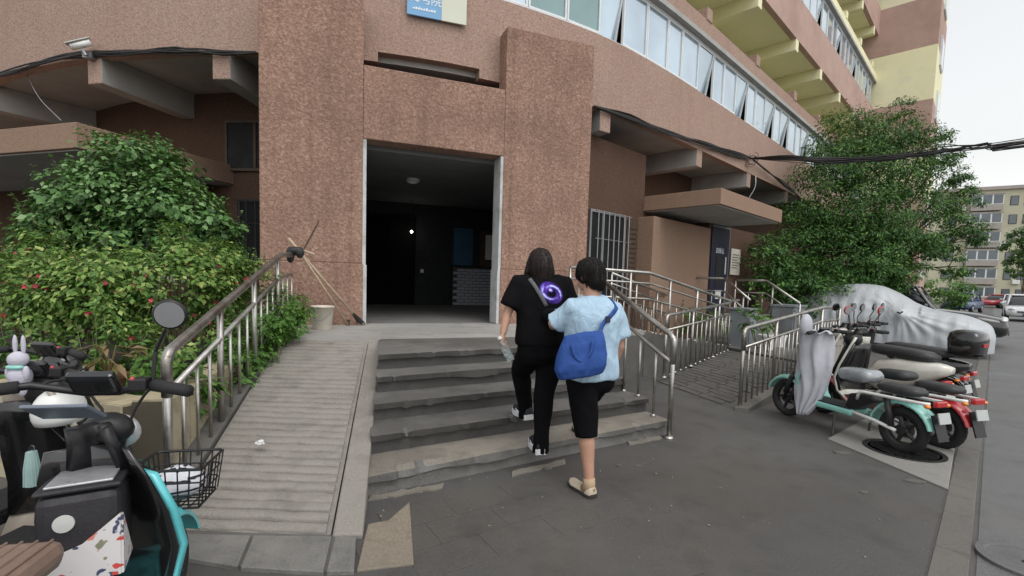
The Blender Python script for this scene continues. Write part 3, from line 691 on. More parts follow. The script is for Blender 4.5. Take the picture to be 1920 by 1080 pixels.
# ------------------------------------------------------------------ end tower of the block
tw = thing('tower_block', 'yellow and pink banded end tower beyond the curved block', 'building', (18.8, 24.5, 0))
T0 = Vector((17.95, 25.0)); TX = Vector((.72, -.694)); TN = Vector((.694, .72)); TWd = 2.31
z = -.5; i = 0
zs = [0, 6.0, 8.3, 10.6, 13.1, 15.4, 17.8, 20.2, 22.6, 25]
for i in range(len(zs)-1):
    obox2(T0-TX*3, TX, TN, TWd+3, 4.3, zs[i], zs[i+1]).obj('wall_band', MAT['pinkpaint'] if i % 2 == 0 else MAT['paleyellow'], tw)
side = T0+TX*TWd
for fl in range(8):
    for k in range(1):
        a = side+TX*.0+TN*(1.4+k*2.7); z0 = 2.2+fl*2.6
        f = obox2(a, TN, TX, 1.4, .06, z0, z0+1.4).obj('window', MAT['alu'], tw)
        obox2(a+TN*.06, TN, TX, 1.28, .075, z0+.06, z0+1.34).obj('pane', MAT['glass'], f)
# ------------------------------------------------------------------ far six storey block across the yard
MAT['cream'] = simple('cream render', (.52, .50, .36), .85, 0, .08, 1, dirt=(.42, .40, .30), dscale=.5)
MAT['greyrender'] = simple('grey render', (.36, .33, .30), .85, 0, .1, 1)
fb = thing('far_apartment_building', 'cream six storey apartment block across the yard', 'building', (70, 75, 0))
fA = AT(1735, 575, 78); fB = AT(1990, 575, 70); FX = (fB-fA).to_2d().normalized(); FN = Vector((-FX.y, FX.x)); FW = 34.0; FP = fA.to_2d()
obox2(FP, FX, FN, FW, 10, 0, 17.3).obj('wall', MAT['cream'], fb)
obox2(FP-FX*.3-FN*.4, FX, FN, FW+.6, 10.8, 17.3, 17.8).obj('roof_slab', MAT['greyrender'], fb)
bays = [(1.5, 1.3, 0), (4.2, 3.6, 1), (8.7, .9, 0), (10.2, .9, 0), (12.2, 4.2, 1), (17.6, 4.2, 1), (23.5, 3.6, 1), (28.5, 3.6, 1)]
MAT['farglass'] = glassmat('far window glass', (.10, .12, .14), .2, .1)
for fl in range(6):
    z0 = .9+fl*2.8
    for bi, (x0, w, bal) in enumerate(bays):
        P = FP+FX*x0
        if bal:
            o = obox2(P-FN*.9, FX, FN, w, .9, z0-.75, z0+.15).obj('balcony', MAT['greyrender'], fb)
            f = obox2(P-FN*.86, FX, FN, w, .8, z0+.152, z0+1.65).obj('window', MAT['alu'], fb)
            n = 4 if w > 4 else 3
            for k in range(n): obox2(P-FN*.88+FX*(w*(k+.08)/n), FX, FN, w*.84/n, .03, z0+.24, z0+1.55).obj('pane', MAT['farglass'], f)
            obox2(P-FN*1.0-FX*.1, FX, FN, w+.2, 1.0, z0+1.66, z0+1.78).obj('balcony_roof', MAT['greyrender'], fb)
        else:
            f = obox2(P-FN*.05, FX, FN, w, .06, z0, z0+1.4).obj('window', MAT['darkmetal'], fb)
            obox2(P-FN*.07+FX*.07, FX, FN, w-.14, .03, z0+.07, z0+1.33).obj('pane', MAT['farglass'], f)
        if (fl*3+bi) % 5 == 0: obox2(P+FX*(w+.1)-FN*.45, FX, FN, .8, .4, z0-.6, z0).obj('air_conditioner', MAT['white'], fb)
# ------------------------------------------------------------------ vegetation
def leafmat(name, stops, rough=.5, trans=.25):
    m, n, l, P = mk(name); gi = n.new('ShaderNodeNewGeometry')
    col = ramp(n, l, gi.outputs['Random Per Island'], stops); l.new(col, P.inputs['Base Color'])
    P.inputs['Roughness'].default_value = rough; P.inputs['Specular IOR Level'].default_value = .4
    t = n.new('ShaderNodeBsdfTranslucent'); tc = mixc(n, l, .5, col, (.12, .2, .02)); l.new(tc, t.inputs[0])
    mx = n.new('ShaderNodeMixShader'); mx.inputs[0].default_value = trans; l.new(P.outputs[0], mx.inputs[1]); l.new(t.outputs[0], mx.inputs[2])
    l.new(mx.outputs[0], n['Material Output'].inputs[0]); return m
MAT['leaf_fl'] = leafmat('four oclock leaves', [(0, (.045, .11, .02)), (.4, (.11, .225, .042)), (.75, (.22, .35, .075)), (1, (.42, .48, .16))])
MAT['leaf_dk'] = leafmat('vine leaves', [(0, (.025, .07, .018)), (.4, (.075, .18, .045)), (.75, (.15, .30, .085)), (1, (.28, .42, .19))])
MAT['leaf_tree'] = leafmat('locust leaves', [(0, (.012, .045, .012)), (.4, (.034, .105, .022)), (.75, (.08, .20, .038)), (1, (.17, .31, .065))])
MAT['leaf_br'] = leafmat('bright leaves', [(0, (.05, .13, .02)), (.6, (.09, .21, .035)), (1, (.14, .28, .05))])
MAT['stem'] = simple('plant stem', (.10, .11, .05), .7, 0, .25, 12)
MAT['bark'] = simple('bark', (.085, .065, .05), .9, 0, .3, 9, .6, 25)
MAT['petal'] = leafmat('magenta petals', [(0, (.42, .02, .06)), (.6, (.55, .04, .09)), (1, (.55, .16, .16))], .5, .2)
def leaf(m, p, nrm, d, L, Wd, bend=.15):
    d = (d-nrm*d.dot(nrm)); d = d.normalized() if d.length > 1e-4 else nrm.orthogonal(); s = d.cross(nrm)
    a = p; b = p+d*L*.4+s*Wd*.5+nrm*L*.02; c = p+d*L-nrm*L*bend; e = p+d*L*.45-s*Wd*.5+nrm*L*.02; mid = p+d*L*.5-nrm*L*.06
    i = len(m.v); m.v += [tuple(a), tuple(b), tuple(c), tuple(e), tuple(mid)]; m.f += [[i, i+4, i+2, i+1], [i, i+3, i+2, i+4]]; m.m += [0, 0]
def rndv(R): 
    while 1:
        v = Vector((R.uniform(-1, 1), R.uniform(-1, 1), R.uniform(-1, 1)))
        if .05 < v.length < 1: return v.normalized()
def clump(m, R, c, r, n, L, asp=.6, up=.55, shell=.55, bend=.15, zmin=-9, hole=-.30):
    c = Vector(c); K = max(5, n//55); sg = max(.045, min(.17, .20*min(r)))
    for _ in range(K):
        v = rndv(R); rad = shell+(1.08-shell)*R.random()**.6; q = c+Vector((v.x*r[0], v.y*r[1], v.z*r[2]))*rad
        if mnoise.noise(q*1.9) < hole: continue
        q = q+v*R.uniform(-.1, .22)*min(r); ax = (v*.7+Vector((0, 0, .5))+rndv(R)*.4).normalized(); kk = int(n/K*R.uniform(.5, 1.5)); sz = R.uniform(.75, 1.2)
        for _ in range(kk):
            g = Vector((R.gauss(0, sg), R.gauss(0, sg), R.gauss(0, sg*.6))); p = q+g-ax*abs(R.gauss(0, sg*.5))
            if p.z < zmin: continue
            nr = (ax*.7+g.normalized()*.35+Vector((0, 0, up))+rndv(R)*.6).normalized(); l_ = L*sz*R.uniform(.5, 1.3)
            leaf(m, p, nr, (g.normalized()+v*.4+rndv(R)*.6-Vector((0, 0, .3))), l_, l_*asp, bend)
def shrub(name, label, base, clumps, mat, L, asp, stems=10, fl=0, seed=1, group=None, up=.55):
    R = random.Random(seed); t = thing(name, label, 'shrub', base, group); m = MB(); f = MB(); sm = MB(); b = Vector(base)
    for (c, r, n) in clumps:
        clump(m, R, c, r, n, L, asp, up, zmin=b.z-.05)
        for _ in range(max(2, stems//len(clumps))):
            v = rndv(R); e = Vector(c)+Vector((v.x*r[0], v.y*r[1], abs(v.z)*r[2]))*.75; s0 = b+Vector((R.uniform(-.2, .2), R.uniform(-.2, .2), 0)); s0.x = s0.x*.5+c[0]*.5; s0.y = s0.y*.5+c[1]*.5
            sm.tube([s0, s0.lerp(e, .5)+rndv(R)*.06, e], [.012, .009, .004], 5)
        for _ in range(int(fl*n/1000)):
            v = rndv(R); v.z = abs(v.z)*.7
            if v.y > .3: v.y = -v.y
            p = c+Vector((v.x*r[0], v.y*r[1], v.z*r[2])) if isinstance(c, Vector) else Vector(c)+Vector((v.x*r[0], v.y*r[1], v.z*r[2]))
            ax = (v+Vector((0, -.4, R.uniform(-.6, .3)))).normalized(); q = ax.orthogonal(); w = ax.cross(q)
            for k in range(5):
                a = 2*math.pi*k/5; dd = (q*math.cos(a)+w*math.sin(a)); leaf(f, p, (ax-dd*.3).normalized(), dd+ax*.5, .026, .022, -.1)
            f.tube([p, p-ax*.04], [.005, .003], 4)
    for (c, r, n) in clumps:
        for _ in range(max(3, n//150)):
            v = rndv(R); v.z = abs(v.z)*.8+.25; v.normalize(); p = Vector(c)+Vector((v.x*r[0], v.y*r[1], v.z*r[2]))*.9; d = (v*.5+Vector((0, 0, .8))+rndv(R)*.35).normalized(); h = R.uniform(1.2, 3.6)*L; q = [p-d*.1, p+d*h*.5, p+d*h+rndv(R)*.02]
            sm.tube(q, [.004, .003, .0015], 4)
            for k in range(9):
                a = q[0].lerp(q[2], .3+.7*k/8); leaf(m, a, (Vector((0, 0, 1))+rndv(R)*.7).normalized(), rndv(R)+d*.5, L*R.uniform(.5, 1.0), L*asp*R.uniform(.5, .9))
    o = m.obj('foliage', mat, t, kind='stuff'); sm.obj('stems', MAT['stem'], t)
    if fl: f.obj('flowers', MAT['petal'], t, kind='stuff')
    return t
FL = MAT['leaf_fl']
def blob(u, v, y, r, n): p = AT(u, v, y); return (Vector(p), r, n)
shrub('flowering_shrub', 'yellow-green flowering shrub with magenta blooms at the far left edge', (-3.9, 4.2, .3), [blob(95, 478, 4.5, (.2, .2, .26), 900), blob(20, 505, 4.6, (.25, .25, .22), 700), blob(30, 545, 4.3, (.5, .45, .33), 3040), blob(120, 560, 4.2, (.42, .4, .36), 2720), blob(40, 610, 4.0, (.5, .4, .3), 624), blob(-40, 560, 4.4, (.4, .4, .4), 1120)], FL, .058, .6, 14, 3, 3)
shrub('flowering_shrub', 'flowering shrub with magenta blooms right behind the round scooter mirror', (-3.0, 4.3, .3), [blob(195, 498, 4.6, (.24, .24, .24), 800), blob(335, 478, 4.7, (.18, .18, .26), 900), blob(215, 550, 4.3, (.4, .4, .34), 3040), blob(330, 540, 4.5, (.4, .4, .33), 3200), blob(250, 600, 4.1, (.38, .35, .30), 624), blob(300, 660, 4.0, (.33, .3, .3), 432)], FL, .055, .6, 14, 3.5, 4)
shrub('flowering_shrub', 'flowering shrub pushing through the upper half of the ramp railing', (-2.85, 5.0, .3), [blob(400, 490, 5.1, (.2, .2, .22), 700), blob(385, 530, 4.9, (.36, .36, .36), 2880), blob(455, 530, 5.1, (.32, .3, .26), 2400), blob(430, 600, 4.8, (.32, .35, .34), 1040)], FL, .052, .55, 12, 4, 5)
shrub('flowering_shrub', 'leafy shrub spilling through the railing onto the ramp edge', (-2.6, 4.6, .3), [blob(470, 640, 4.6, (.26, .35, .28), 2240), blob(515, 600, 5.0, (.22, .3, .26), 1760), blob(455, 705, 4.3, (.22, .28, .2), 1280), blob(500, 665, 4.6, (.16, .25, .18), 960)], MAT['leaf_br'], .06, .5, 10, 0, 6)
shrub('leafy_plant', 'bright green leafy plant at the pier foot beside the bucket', (-2.75, 5.75, .70), [blob(538, 582, 5.65, (.22, .2, .2), 1600)], MAT['leaf_br'], .055, .5, 8, 0, 7)
shrub('tall_shrub', 'tall dark green shrub rising to a peak under the left canopy', (-4.7, 6.3, .3), [blob(250, 330, 6.2, (.55, .5, .45), 4160), blob(200, 390, 6.1, (.62, .55, .46), 5120), blob(305, 400, 6.1, (.58, .55, .45), 5120), blob(115, 440, 6.0, (.5, .45, .36), 3520), blob(375, 440, 6.2, (.42, .45, .36), 3200), blob(250, 465, 5.9, (.75, .45, .34), 1936), blob(425, 470, 6.3, (.22, .25, .25), 500), blob(160, 345, 6.2, (.3, .3, .3), 960)], MAT['leaf_dk'], .078, .7, 26, 0, 8)
shrub('leafy_plant', 'low green plants inside the planter behind the left scooters', (-3.0, 3.6, .45), [blob(60, 690, 3.7, (.5, .3, .22), 1280), blob(230, 690, 3.6, (.3, .25, .2), 960), blob(330, 740, 3.4, (.2, .25, .2), 720), blob(150, 730, 3.5, (.3, .2, .12), 560)], MAT['leaf_br'], .08, .45, 8, 0, 9)
# soil and planter wall with cream tiles
MAT['soil'] = simple('soil', (.03, .024, .018), .95, 0, .3, 9, .5, 30)
struct(MB().prism([(-6.5, 3.6), (-3.3, 3.35), (-2.28, 3.0), (-2.82, 5.2), (-2.95, 6.4), (-6.5, 7.2)], 0, .45).obj('planting_bed', MAT['soil']))
MAT['creamtile'] = simple('cream wall tile', (.47, .41, .28), .45, 0, .1, 4, .05, 40, .5, (.30, .25, .17), 5)
MAT['grout'] = simple('dark grout', (.10, .085, .06), .9)
pw = thing('planter_wall', 'low planter wall clad in cream tiles beside the ramp railing', 'wall', (-2.4, 3.4, 0))
def tiled(P0, P1, z0, z1, nrm, n, depth=.2):
    P0, P1 = Vector(P0), Vector(P1); x = (P1-P0).normalized(); L = (P1-P0).length; nn = Vector(nrm)
    obox2(P0-nn*depth, x, nn, L, depth, 0, z1-.012).obj('wall_core', MAT['grout'], pw)
    w = L/n
    for i in range(n):
        for (za, zb) in ((z0, z1-.002),):
            obox2(P0+x*(i*w+.004)+nn*.001, x, nn, w-.008, .012+RNG.uniform(0, .003), za, zb).obj('tile', MAT['creamtile'], pw)
        obox2(P0+x*(i*w+.004)-nn*depth, x, nn, w-.008, depth, z1-.011, z1+RNG.uniform(0, .003)).obj('tile', MAT['creamtile'], pw)
nW = Vector((.975, .22)); tiled((-2.13, 2.95), (-2.70, 5.1), .0, .62, nW, 15)
nF = Vector((-.28, -.96)); tiled((-3.95, 3.32), (-2.34, 2.86), .0, .60, Vector((-.275, -.961)), 11)
# potted plant
t = thing('potted_plant', 'drooping plant in a brown plastic pot on the planter wall', 'plant', AT(203, 755, 3.15))
pb = AT(203, 757, 3.15)
MB().lathe([(.075, 0), (.10, .17), (.118, .175), (.118, .2), (.10, .2), (.095, .17), (.001, .165)], pb, n=20).obj('pot', simple('brown pot', (.13, .055, .035), .5), t, auto=30)
m = MB(); R = random.Random(5)
for i in range(9):
    a = R.uniform(0, 6.28); h = R.uniform(.12, .26); p0 = pb+Vector((0, 0, .18)); d = Vector((math.cos(a), math.sin(a), 0)); p1 = p0+Vector((0, 0, h))+d*.05; p2 = p1+d*.1-Vector((0, 0, .03)); m.tube([p0, p1, p2], [.006, .005, .003], 5)
    for k in range(3): leaf(m, p2-d*.03*k, (Vector((0, 0, 1))+rndv(R)*.5).normalized(), d+rndv(R)*.4-Vector((0, 0, .4)), .11, .04, .4)
m.obj('foliage', leafmat('dry leaves', [(0, (.10, .12, .03)), (.5, (.22, .15, .06)), (1, (.3, .2, .12))]), t)
# ------------------------------------------------------------------ locust tree at the right
def tree(name, label, base, limbs, clumps, mat, L, asp, seed, tr=.16, up=.3):
    R = random.Random(seed); b = Vector(base); t = thing(name, label, 'tree', base)
    tp = b+Vector((.05, .02, 1.6)); MB().tube([b-Vector((0, 0, .1)), b+Vector((.03, 0, .8)), tp], [tr*1.25, tr, tr*.85], 12).obj('trunk', MAT['bark'], t, smooth=True)
    lm = MB(); m = MB()
    for (c, r, n) in clumps:
        e = Vector(c); mid = tp.lerp(e, .5)+Vector((0, 0, .25))
        lm.tube([tp-Vector((0, 0, .1)), mid, e], [tr*.32, tr*.16, .01], 6)
        for _ in range(5):
            v = rndv(R); lm.tube([mid.lerp(e, R.uniform(.2, .9)), e+Vector((v.x*r[0], v.y*r[1], v.z*r[2]))*.8], [.018, .005], 4)
        clump(m, R, c, r, n, L, asp, up, .35, .2)
    lm.obj('limbs', MAT['bark'], t); m.obj('crown', mat, t, kind='stuff'); return t
CL_ = []
Rt = random.Random(21)
spec = [(1600, 262, 15.0, 1.1, .85, 1900), (1680, 250, 15.2, .9, .75, 1500), (1560, 320, 14.6, 1.1, .8, 1900), (1650, 330, 14.4, 1.2, .8, 2000), (1720, 320, 14.8, .9, .8, 1400), (1540, 400, 14.3, 1.1, .8, 2000), (1620, 400, 13.9, 1.2, .8, 2200), (1700, 400, 14.2, 1.0, .75, 1700), (1500, 470, 14.2, .9, .7, 1700), (1580, 470, 13.8, 1.1, .7, 2000), (1660, 455, 13.6, 1.0, .6, 1700), (1470, 530, 13.6, .8, .55, 1200), (1540, 530, 13.6, .9, .55, 1500), (1760, 300, 14.8, .55, .3, 420), (1800, 330, 14.9, .5, .28, 330), (1770, 390, 14.4, .6, .5, 600), (1800, 420, 14.4, .5, .45, 480), (1740, 460, 14.0, .6, .5, 700), (1780, 470, 14.0, .4, .35, 330), (1700, 205, 15.3, .35, .5, 240), (1740, 255, 15, .5, .4, 450), (1700, 505, 13.5, .45, .35, 420), (1815, 365, 14.6, .5, .35, 330), (1825, 440, 14.3, .42, .4, 330), (1795, 500, 13.9, .35, .3, 220), (1620, 505, 13.3, .9, .45, 1300), (1665, 515, 13.2, .7, .4, 900), (1585, 540, 13.2, .8, .4, 900)]
for (u, v, y, rx, rz, n) in spec: CL_.append((AT(u, v, y), (rx, rx*.9, rz), int(n*(3.2 if u < 1690 else 2.5))))
tree('locust_tree', 'large dark green feathery tree overhanging the covered car', (11.2, 15.3, 0), None, CL_, MAT['leaf_tree'], .105, .38, 31, .17)
shrub('hedge_shrub', 'dark shrub mass at the foot of the tree behind the outer railing', (8.2, 13.2, 0), [blob(1470, 520, 13, (.9, .6, .6), 2400), blob(1540, 560, 12.8, (.9, .5, .5), 2400), blob(1440, 480, 13.4, (.6, .5, .5), 1440)], MAT['leaf_tree'], .11, .5, 8, 0, 33)
MAT['leaf_far'] = leafmat('yard tree leaves', [(0, (.03, .08, .02)), (.5, (.06, .13, .03)), (1, (.12, .2, .05))])
def fartree(label, u, y, zc, r, n, seed, hz):
    p = AT(u, 570, y); cl = [(Vector((p.x+dx*r, p.y+dy*r, zc+dz*hz)), (r*.62, r*.62, hz*.42), n//6) for dx, dy, dz in ((0, 0, .5), (-.4, -.2, .1), (.4, -.2, .15), (0, -.4, -.3), (-.35, 0, -.5), (.35, 0, -.45))]
    tree('yard_tree', label, (p.x, p.y, 0), None, cl, MAT['leaf_far'], .30, .6, seed, .14)
fartree('round green yard tree at the right edge in front of the far block', 1915, 52, 6.4, 2.4, 4800, 41, 3.6)
shrub('yard_bush', 'pale green bush growing beside the far end of the tower', (32.5, 36, 0), [(AT(1770, 540, 36), (1.5, 1.2, 1.2), 1600), (AT(1785, 560, 36), (1.0, 1, .8), 800)], MAT['leaf_br'], .22, .6, 6, 0, 44)
shrub('leafy_plant', 'green plants behind the railing between the two ramp runs', (4.6, 11.3, 0), [(Vector((4.5, 11.2, .5)), (.5, .4, .45), 700), (Vector((4.0, 10.95, .55)), (.35, .3, .35), 400)], MAT['leaf_br'], .10, .45, 8, 0, 45)
shrub('leafy_plant', 'small broad-leaved plant behind the outer ramp railing', (5.0, 9.0, .2), [(AT(1418, 612, 8.9), (.22, .2, .28), 140)], MAT['leaf_br'], .16, .5, 5, 0, 46)
# ------------------------------------------------------------------ two wheelers
def paint(name, c, rough=.28, coat=.6): return simple(name, c, rough, 0, .05, 4, 0, 60, .5, None, 1, coat)
MAT['mint'] = paint('mint paint', (.25, .56, .49)); MAT['teal'] = paint('turquoise paint', (.12, .56, .60)); MAT['red'] = paint('red paint', (.42, .02, .025))
MAT['ivory'] = paint('ivory paint', (.62, .60, .54)); MAT['blackp'] = paint('gloss black paint', (.012, .012, .013), .2); MAT['green'] = paint('dark green paint', (.01, .04, .03), .2)
MAT['beigep'] = paint('beige plastic', (.36, .31, .26), .45, .2); MAT['seatblk'] = simple('black vinyl', (.03, .03, .032), .5, 0, .2, 20, .2, 120)
MAT['seatbrn'] = simple('brown ribbed vinyl', (.20, .135, .105), .5, 0, .15, 20, .2, 120); MAT['amber'] = paint('amber lens', (.75, .22, .02), .2); MAT['redlens'] = paint('red lens', (.45, .015, .02), .2)
MAT['mirror'] = simple('mirror glass', (.75, .76, .78), .04, 1, .02, 4); MAT['lens'] = simple('clear lens', (.6, .62, .64), .12, .3, .05, 4); MAT['plate'] = simple('number plate', (.40, .42, .41), .4)
MAT['clearfilm'] = simple('grey plastic film', (.30, .32, .34), .18, .15, .25, 14, .5, 30); MAT['quiltgrey'] = simple('silver quilt', (.44, .45, .49), .65, .05, .12, 9, .5, 40)
def arcshell(m, c, R, a0, a1, w, th=.012, n=14):
    rings = []
    for i in range(n+1):
        a = a0+(a1-a0)*i/n; ring = []
        for (o, y) in ((0, -w/2), (.014, -w*.42), (.024, -w*.2), (.026, 0), (.024, w*.2), (.014, w*.42), (0, w/2)):
            r = R+o; ring.append(Vector((c[0]+r*math.cos(a), c[1]+y, c[2]+r*math.sin(a))))
        for (o, y) in ((0, w/2), (.02-th, w*.2), (.02-th, -w*.2), (0, -w/2)):
            r = R+o-th; ring.append(Vector((c[0]+r*math.cos(a), c[1]+y*.97, c[2]+r*math.sin(a))))
        rings.append(ring)
    return m.loft(rings)
def cushion(L, Wd, H, c, tilt=0, taper=.75, n=9):
    m = MB(); rings = []; R = Matrix.Rotation(-tilt, 3, 'Y')
    for i in range(n):
        t = i/(n-1); x = (t-.5)*L; e = (1-abs(2*t-1)**4)**.5; ww = Wd/2*(taper+(1-taper)*(1-t))*(.55+.45*e); hh = H/2*(.45+.55*e)
        ring = []
        for k in range(14):
            a = 2*math.pi*k/14; ca_, sa_ = math.cos(a), math.sin(a); y = ww*math.copysign(abs(ca_)**.55, ca_); z = hh*math.copysign(abs(sa_)**.55, sa_); ring.append(Vector(c)+R @ Vector((x, y, z)))
        rings.append(ring)
    return m.loft(rings)
def panel(rows):
    # rows of cross sections (open), thickened by caller through solidify
    m = MB(); m.loft(rows, cap=False, closed=False); return m
def solid(o, th): s = o.modifiers.new('t', 'SOLIDIFY'); s.thickness = th; s.offset = 0; return o
def wheel(t, name, x, R, wt=.07, disc=True):
    m = MB(); prof = []
    for k in range(13):
        a = -math.pi+2*math.pi*k/12*1.0; prof.append((R-wt*.5+wt*.5*math.cos(a+math.pi)*-1, wt*.5*math.sin(a+math.pi)*-1))
    rr = R-wt*.45; rings = []
    m.lathe([(rr-wt*.35, -wt*.38), (rr, -wt*.5), (rr+wt*.3, -wt*.42), (R, -wt*.15), (R, wt*.15), (rr+wt*.3, wt*.42), (rr, wt*.5), (rr-wt*.35, wt*.38), (rr-wt*.35, -wt*.38)], (x, 0, R), (0, 1, 0), 26, cap=False)
    ty = m.obj('tyre', MAT['rubber'], t, smooth=True)
    r = MB(); ri = rr-wt*.3
    r.lathe([(ri, -.022), (ri-.02, -.026), (ri-.026, 0), (ri-.02, .026), (ri, .022)], (x, 0, R), (0, 1, 0), 24)
    r2 = MB(); r2.lathe([(ri, -.03), (ri+.004, 0), (ri, .03), (ri-.022, .02), (ri-.022, -.02), (ri, -.03)], (x, 0, R), (0, 1, 0), 24, cap=False)
    for k in range(5):
        a = 2*math.pi*k/5; d = Vector((math.cos(a), 0, math.sin(a))); r2.tube([Vector((x, 0, R))+d*.03, Vector((x, 0, R))+d*(ri-.01)], [.02, .013], 6)
    r2.lathe([(.045, -.05), (.045, .05)], (x, 0, R), (0, 1, 0), 14)
    r2.obj('rim', MAT['darkmetal'], ty)
    MB().lathe([(.075, -.034), (.075, -.03)], (x, 0, R), (0, 1, 0), 18).obj('brake_disc', MAT['alloy'], ty)
def scooter(label, loc, heading, main, seat='seatblk', style='ebike', rack='white', mirrors=True, box=None, basket=False, fender=None, shield=None, wr=.205, cat='scooter', steer=0, name='electric_scooter', mcol='black', bars=.29, inner=None, cowl=None, up=0, stop=1, sdz=0):
    t = thing(name, label, cat, (*loc, 0), None, False, math.radians(heading)); M_ = MAT[main]; Fm = MAT[fender or main]; Sm = MAT[shield or main]
    xf, xr = .60, -.60
    wheel(t, 'front', xf, wr); wheel(t, 'rear', xr, wr, .085)
    arcshell(MB(), (xf, 0, wr), wr+.03, math.radians(20), math.radians(150), .13).obj('front_fender', Fm, t, auto=50)
    m = MB()
    for s in (-1, 1): m.tube([(xf, s*.07, wr), (xf-.10, s*.06, .52)], .016, 8)
    m.tube([(xf-.09, 0, .48), (xf-.27, 0, .92)], .024, 10); m.obj('fork', MAT['darkmetal'], t, smooth=True)
    # leg shield
    rows = []
    for (z, xx, w) in ((.24, .26, .15), (.34, .36, .19), (.48, .385, .215), (.62, .35, .20), (.76, .31, .16), (.86, .285, .12), (.93, .26, .10)):
        rows.append([Vector((xx-.07*(abs(k)/3)**2, w*k/3, z)) for k in range(-3, 4)])
    ls = solid(panel(rows[:stop] if stop > 1 else rows).obj('leg_shield', Sm, t, smooth=True), .022)
    if stop > 1: solid(panel([[Vector((q_.x, q_.y*.5, q_.z)) for q_ in r_] for r_ in rows[stop-1:]]).obj('head_tube_cover', MAT['black'], t, smooth=True), .03)
    for s_ in (-1, 1): MB().tube([(xf-.02, s_*.07, wr+.07), (xf-.085, s_*.062, wr+.26)], .03, 10).obj('fork_gaiter', MAT['rubber'], t, smooth=True)
    if inner:
        rows2 = [[v-Vector((.024, 0, 0)) for v in r_] for r_ in rows[1:-1]]; solid(panel([[Vector((p.x, p.y*.94, p.z)) for p in r_] for r_ in rows2]).obj('inner_panel', MAT[inner], ls, smooth=True), .012)
    # head cowl, lamp
    MB().ell((.30, 0, .90), (.075, .11, .085) if stop == 1 else (.05, .075, .055), 14, 8).obj('head_cowl', MAT[cowl] if cowl else Sm, t, smooth=True)
    hl = MB().lathe([(.055, -.02), (.06, .01), (.04, .03), (.001, .035)], (.365, 0, .87), (1, 0, .1), 18).obj('headlight', MAT['lens'], t, smooth=True)
    # handlebar
    hb = MB(); hb.tube([(.16, -bars, .985), (.22, -bars*.55, .995), (.27, -.05, .96), (.27, .05, .96), (.22, bars*.55, .995), (.16, bars, .985)], .012, 8); hbo = hb.obj('handlebar', MAT['black'], t, smooth=True); hbo.location.z = up
    for s in (-1, 1):
        MB().tube([(.205, s*bars*.62, .994), (.155, s*(bars+.01), .985)], .019, 10).obj('grip', MAT['rubber'], hbo, smooth=True)
        MB().tube([(.245, s*bars*.55, .985), (.24, s*bars*.8, .975), (.20, s*bars*1.0, .965)], .006, 6).obj('brake_lever', MAT['black'], hbo, smooth=True)
        if mirrors and not (mirrors == 'right' and s == 1):
            MB().tube([(.21, s*bars*.6, 1.0), (.22, s*bars*.62, 1.10), (.20, s*bars*.75, 1.17)], .006, 6).obj('mirror_stalk', MAT['black'], hbo)
            mi = MB(); mi.lathe([(.044, -.012), (.049, 0), (.044, .006)], (.20, s*bars*.80, 1.22), (-1, s*.12, -.16), 20); mo = mi.obj('mirror', MAT[mcol], hbo, smooth=True)
            MB().lathe([(.041, .0065), (.041, .0085)], (.20, s*bars*.80, 1.22), (-1, s*.12, -.16), 20).obj('mirror_glass', MAT['mirror'], mo)
    for s in (-1, 1): MB().tube(catmull([Vector(q_) for q_ in ((.235, s*bars*.55, .98), (.33, s*.14, .99), (.36, s*.05, .88), (.30, s*.03, .72))], .04), .005, 5).obj('brake_cable', MAT['cable'], hbo, smooth=True)
    MB().box((.20, -bars*.5, 1.0), (.045, .05, .04)).obj('switch_block', MAT['black'], hbo, bevel=.006); MB().ell((.185, -bars*.45, 1.018), (.008, .008, .008), 8, 6).obj('switch_button', MAT['redlens'], hbo)
    MB().box((.235, 0, 1.0), (.03, .13, .08), Matrix.Rotation(-.6, 3, 'Y')).obj('display', MAT['blackp'], hbo, bevel=.01)
    # floor and body
    fl = MB(); fl.prism([(-.22, -.14), (.30, -.13), (.30, .13), (-.22, .14)], .225, .285); fo = fl.obj('floorboard', M_, t, bevel=.02)
    MB().prism([(-.2, -.125), (.27, -.115), (.27, .115), (-.2, .125)], .2851, .297).obj('floor_mat', MAT['rubber'], fo)
    ld = 0 if seat == 'seatbrn' else .10
    if style == 'ebike':
        MB().extr([(-.2, .28), (-.12, .30), (-.15, .535-ld), (-.36, .55-ld), (-.42, .42)], Matrix(((1, 0, 0, 0), (0, 0, -1, 0), (0, 1, 0, 0), (0, 0, 0, 1))), .19).obj('battery_box', MAT['black'], t, bevel=.015)
        if seat == 'seatbrn':
            sd0 = MB().box((-.25, .02, .69), (.36, .25, .075)).obj('saddle', MAT[seat], t, bevel=.03)
            for k_ in range(7): MB().tube([(-.41, -.08+k_*.033, .7285), (-.09, -.08+k_*.033, .7285)], .003, 6).obj('saddle_rib', MAT[seat], sd0)
        else: cushion(.33, .25, .10, (-.17, 0, .70-ld), -.05, .6).obj('saddle', MAT[seat], t, smooth=True)
        cushion(.36, .21, .085, (-.56, 0, .66-ld), 0, .95).obj('pillion_seat', MAT[seat], t, smooth=True)
        for s in (-1, 1): MB().tube(round_corner([(-.24, s*.10, .40), (-.28, s*.135, .585-ld), (-.80, s*.13, .60-ld), (-.84, s*.09, .60-ld)], .05), .014, 8).obj('side_rail', MAT[rack], t, smooth=True)
        for s in (-1, 1): MB().tube([(-.18, s*.11, .27), (-.42, s*.12, .25), (xr, s*.10, wr)], .016, 8).obj('swing_arm', MAT[rack], t, smooth=True)
        for s in (-1, 1): MB().tube([(xr+.04, s*.10, wr+.03), (-.50, s*.10, .58-ld)], .026, 10).obj('shock_absorber', MAT['darkmetal'], t, smooth=True)
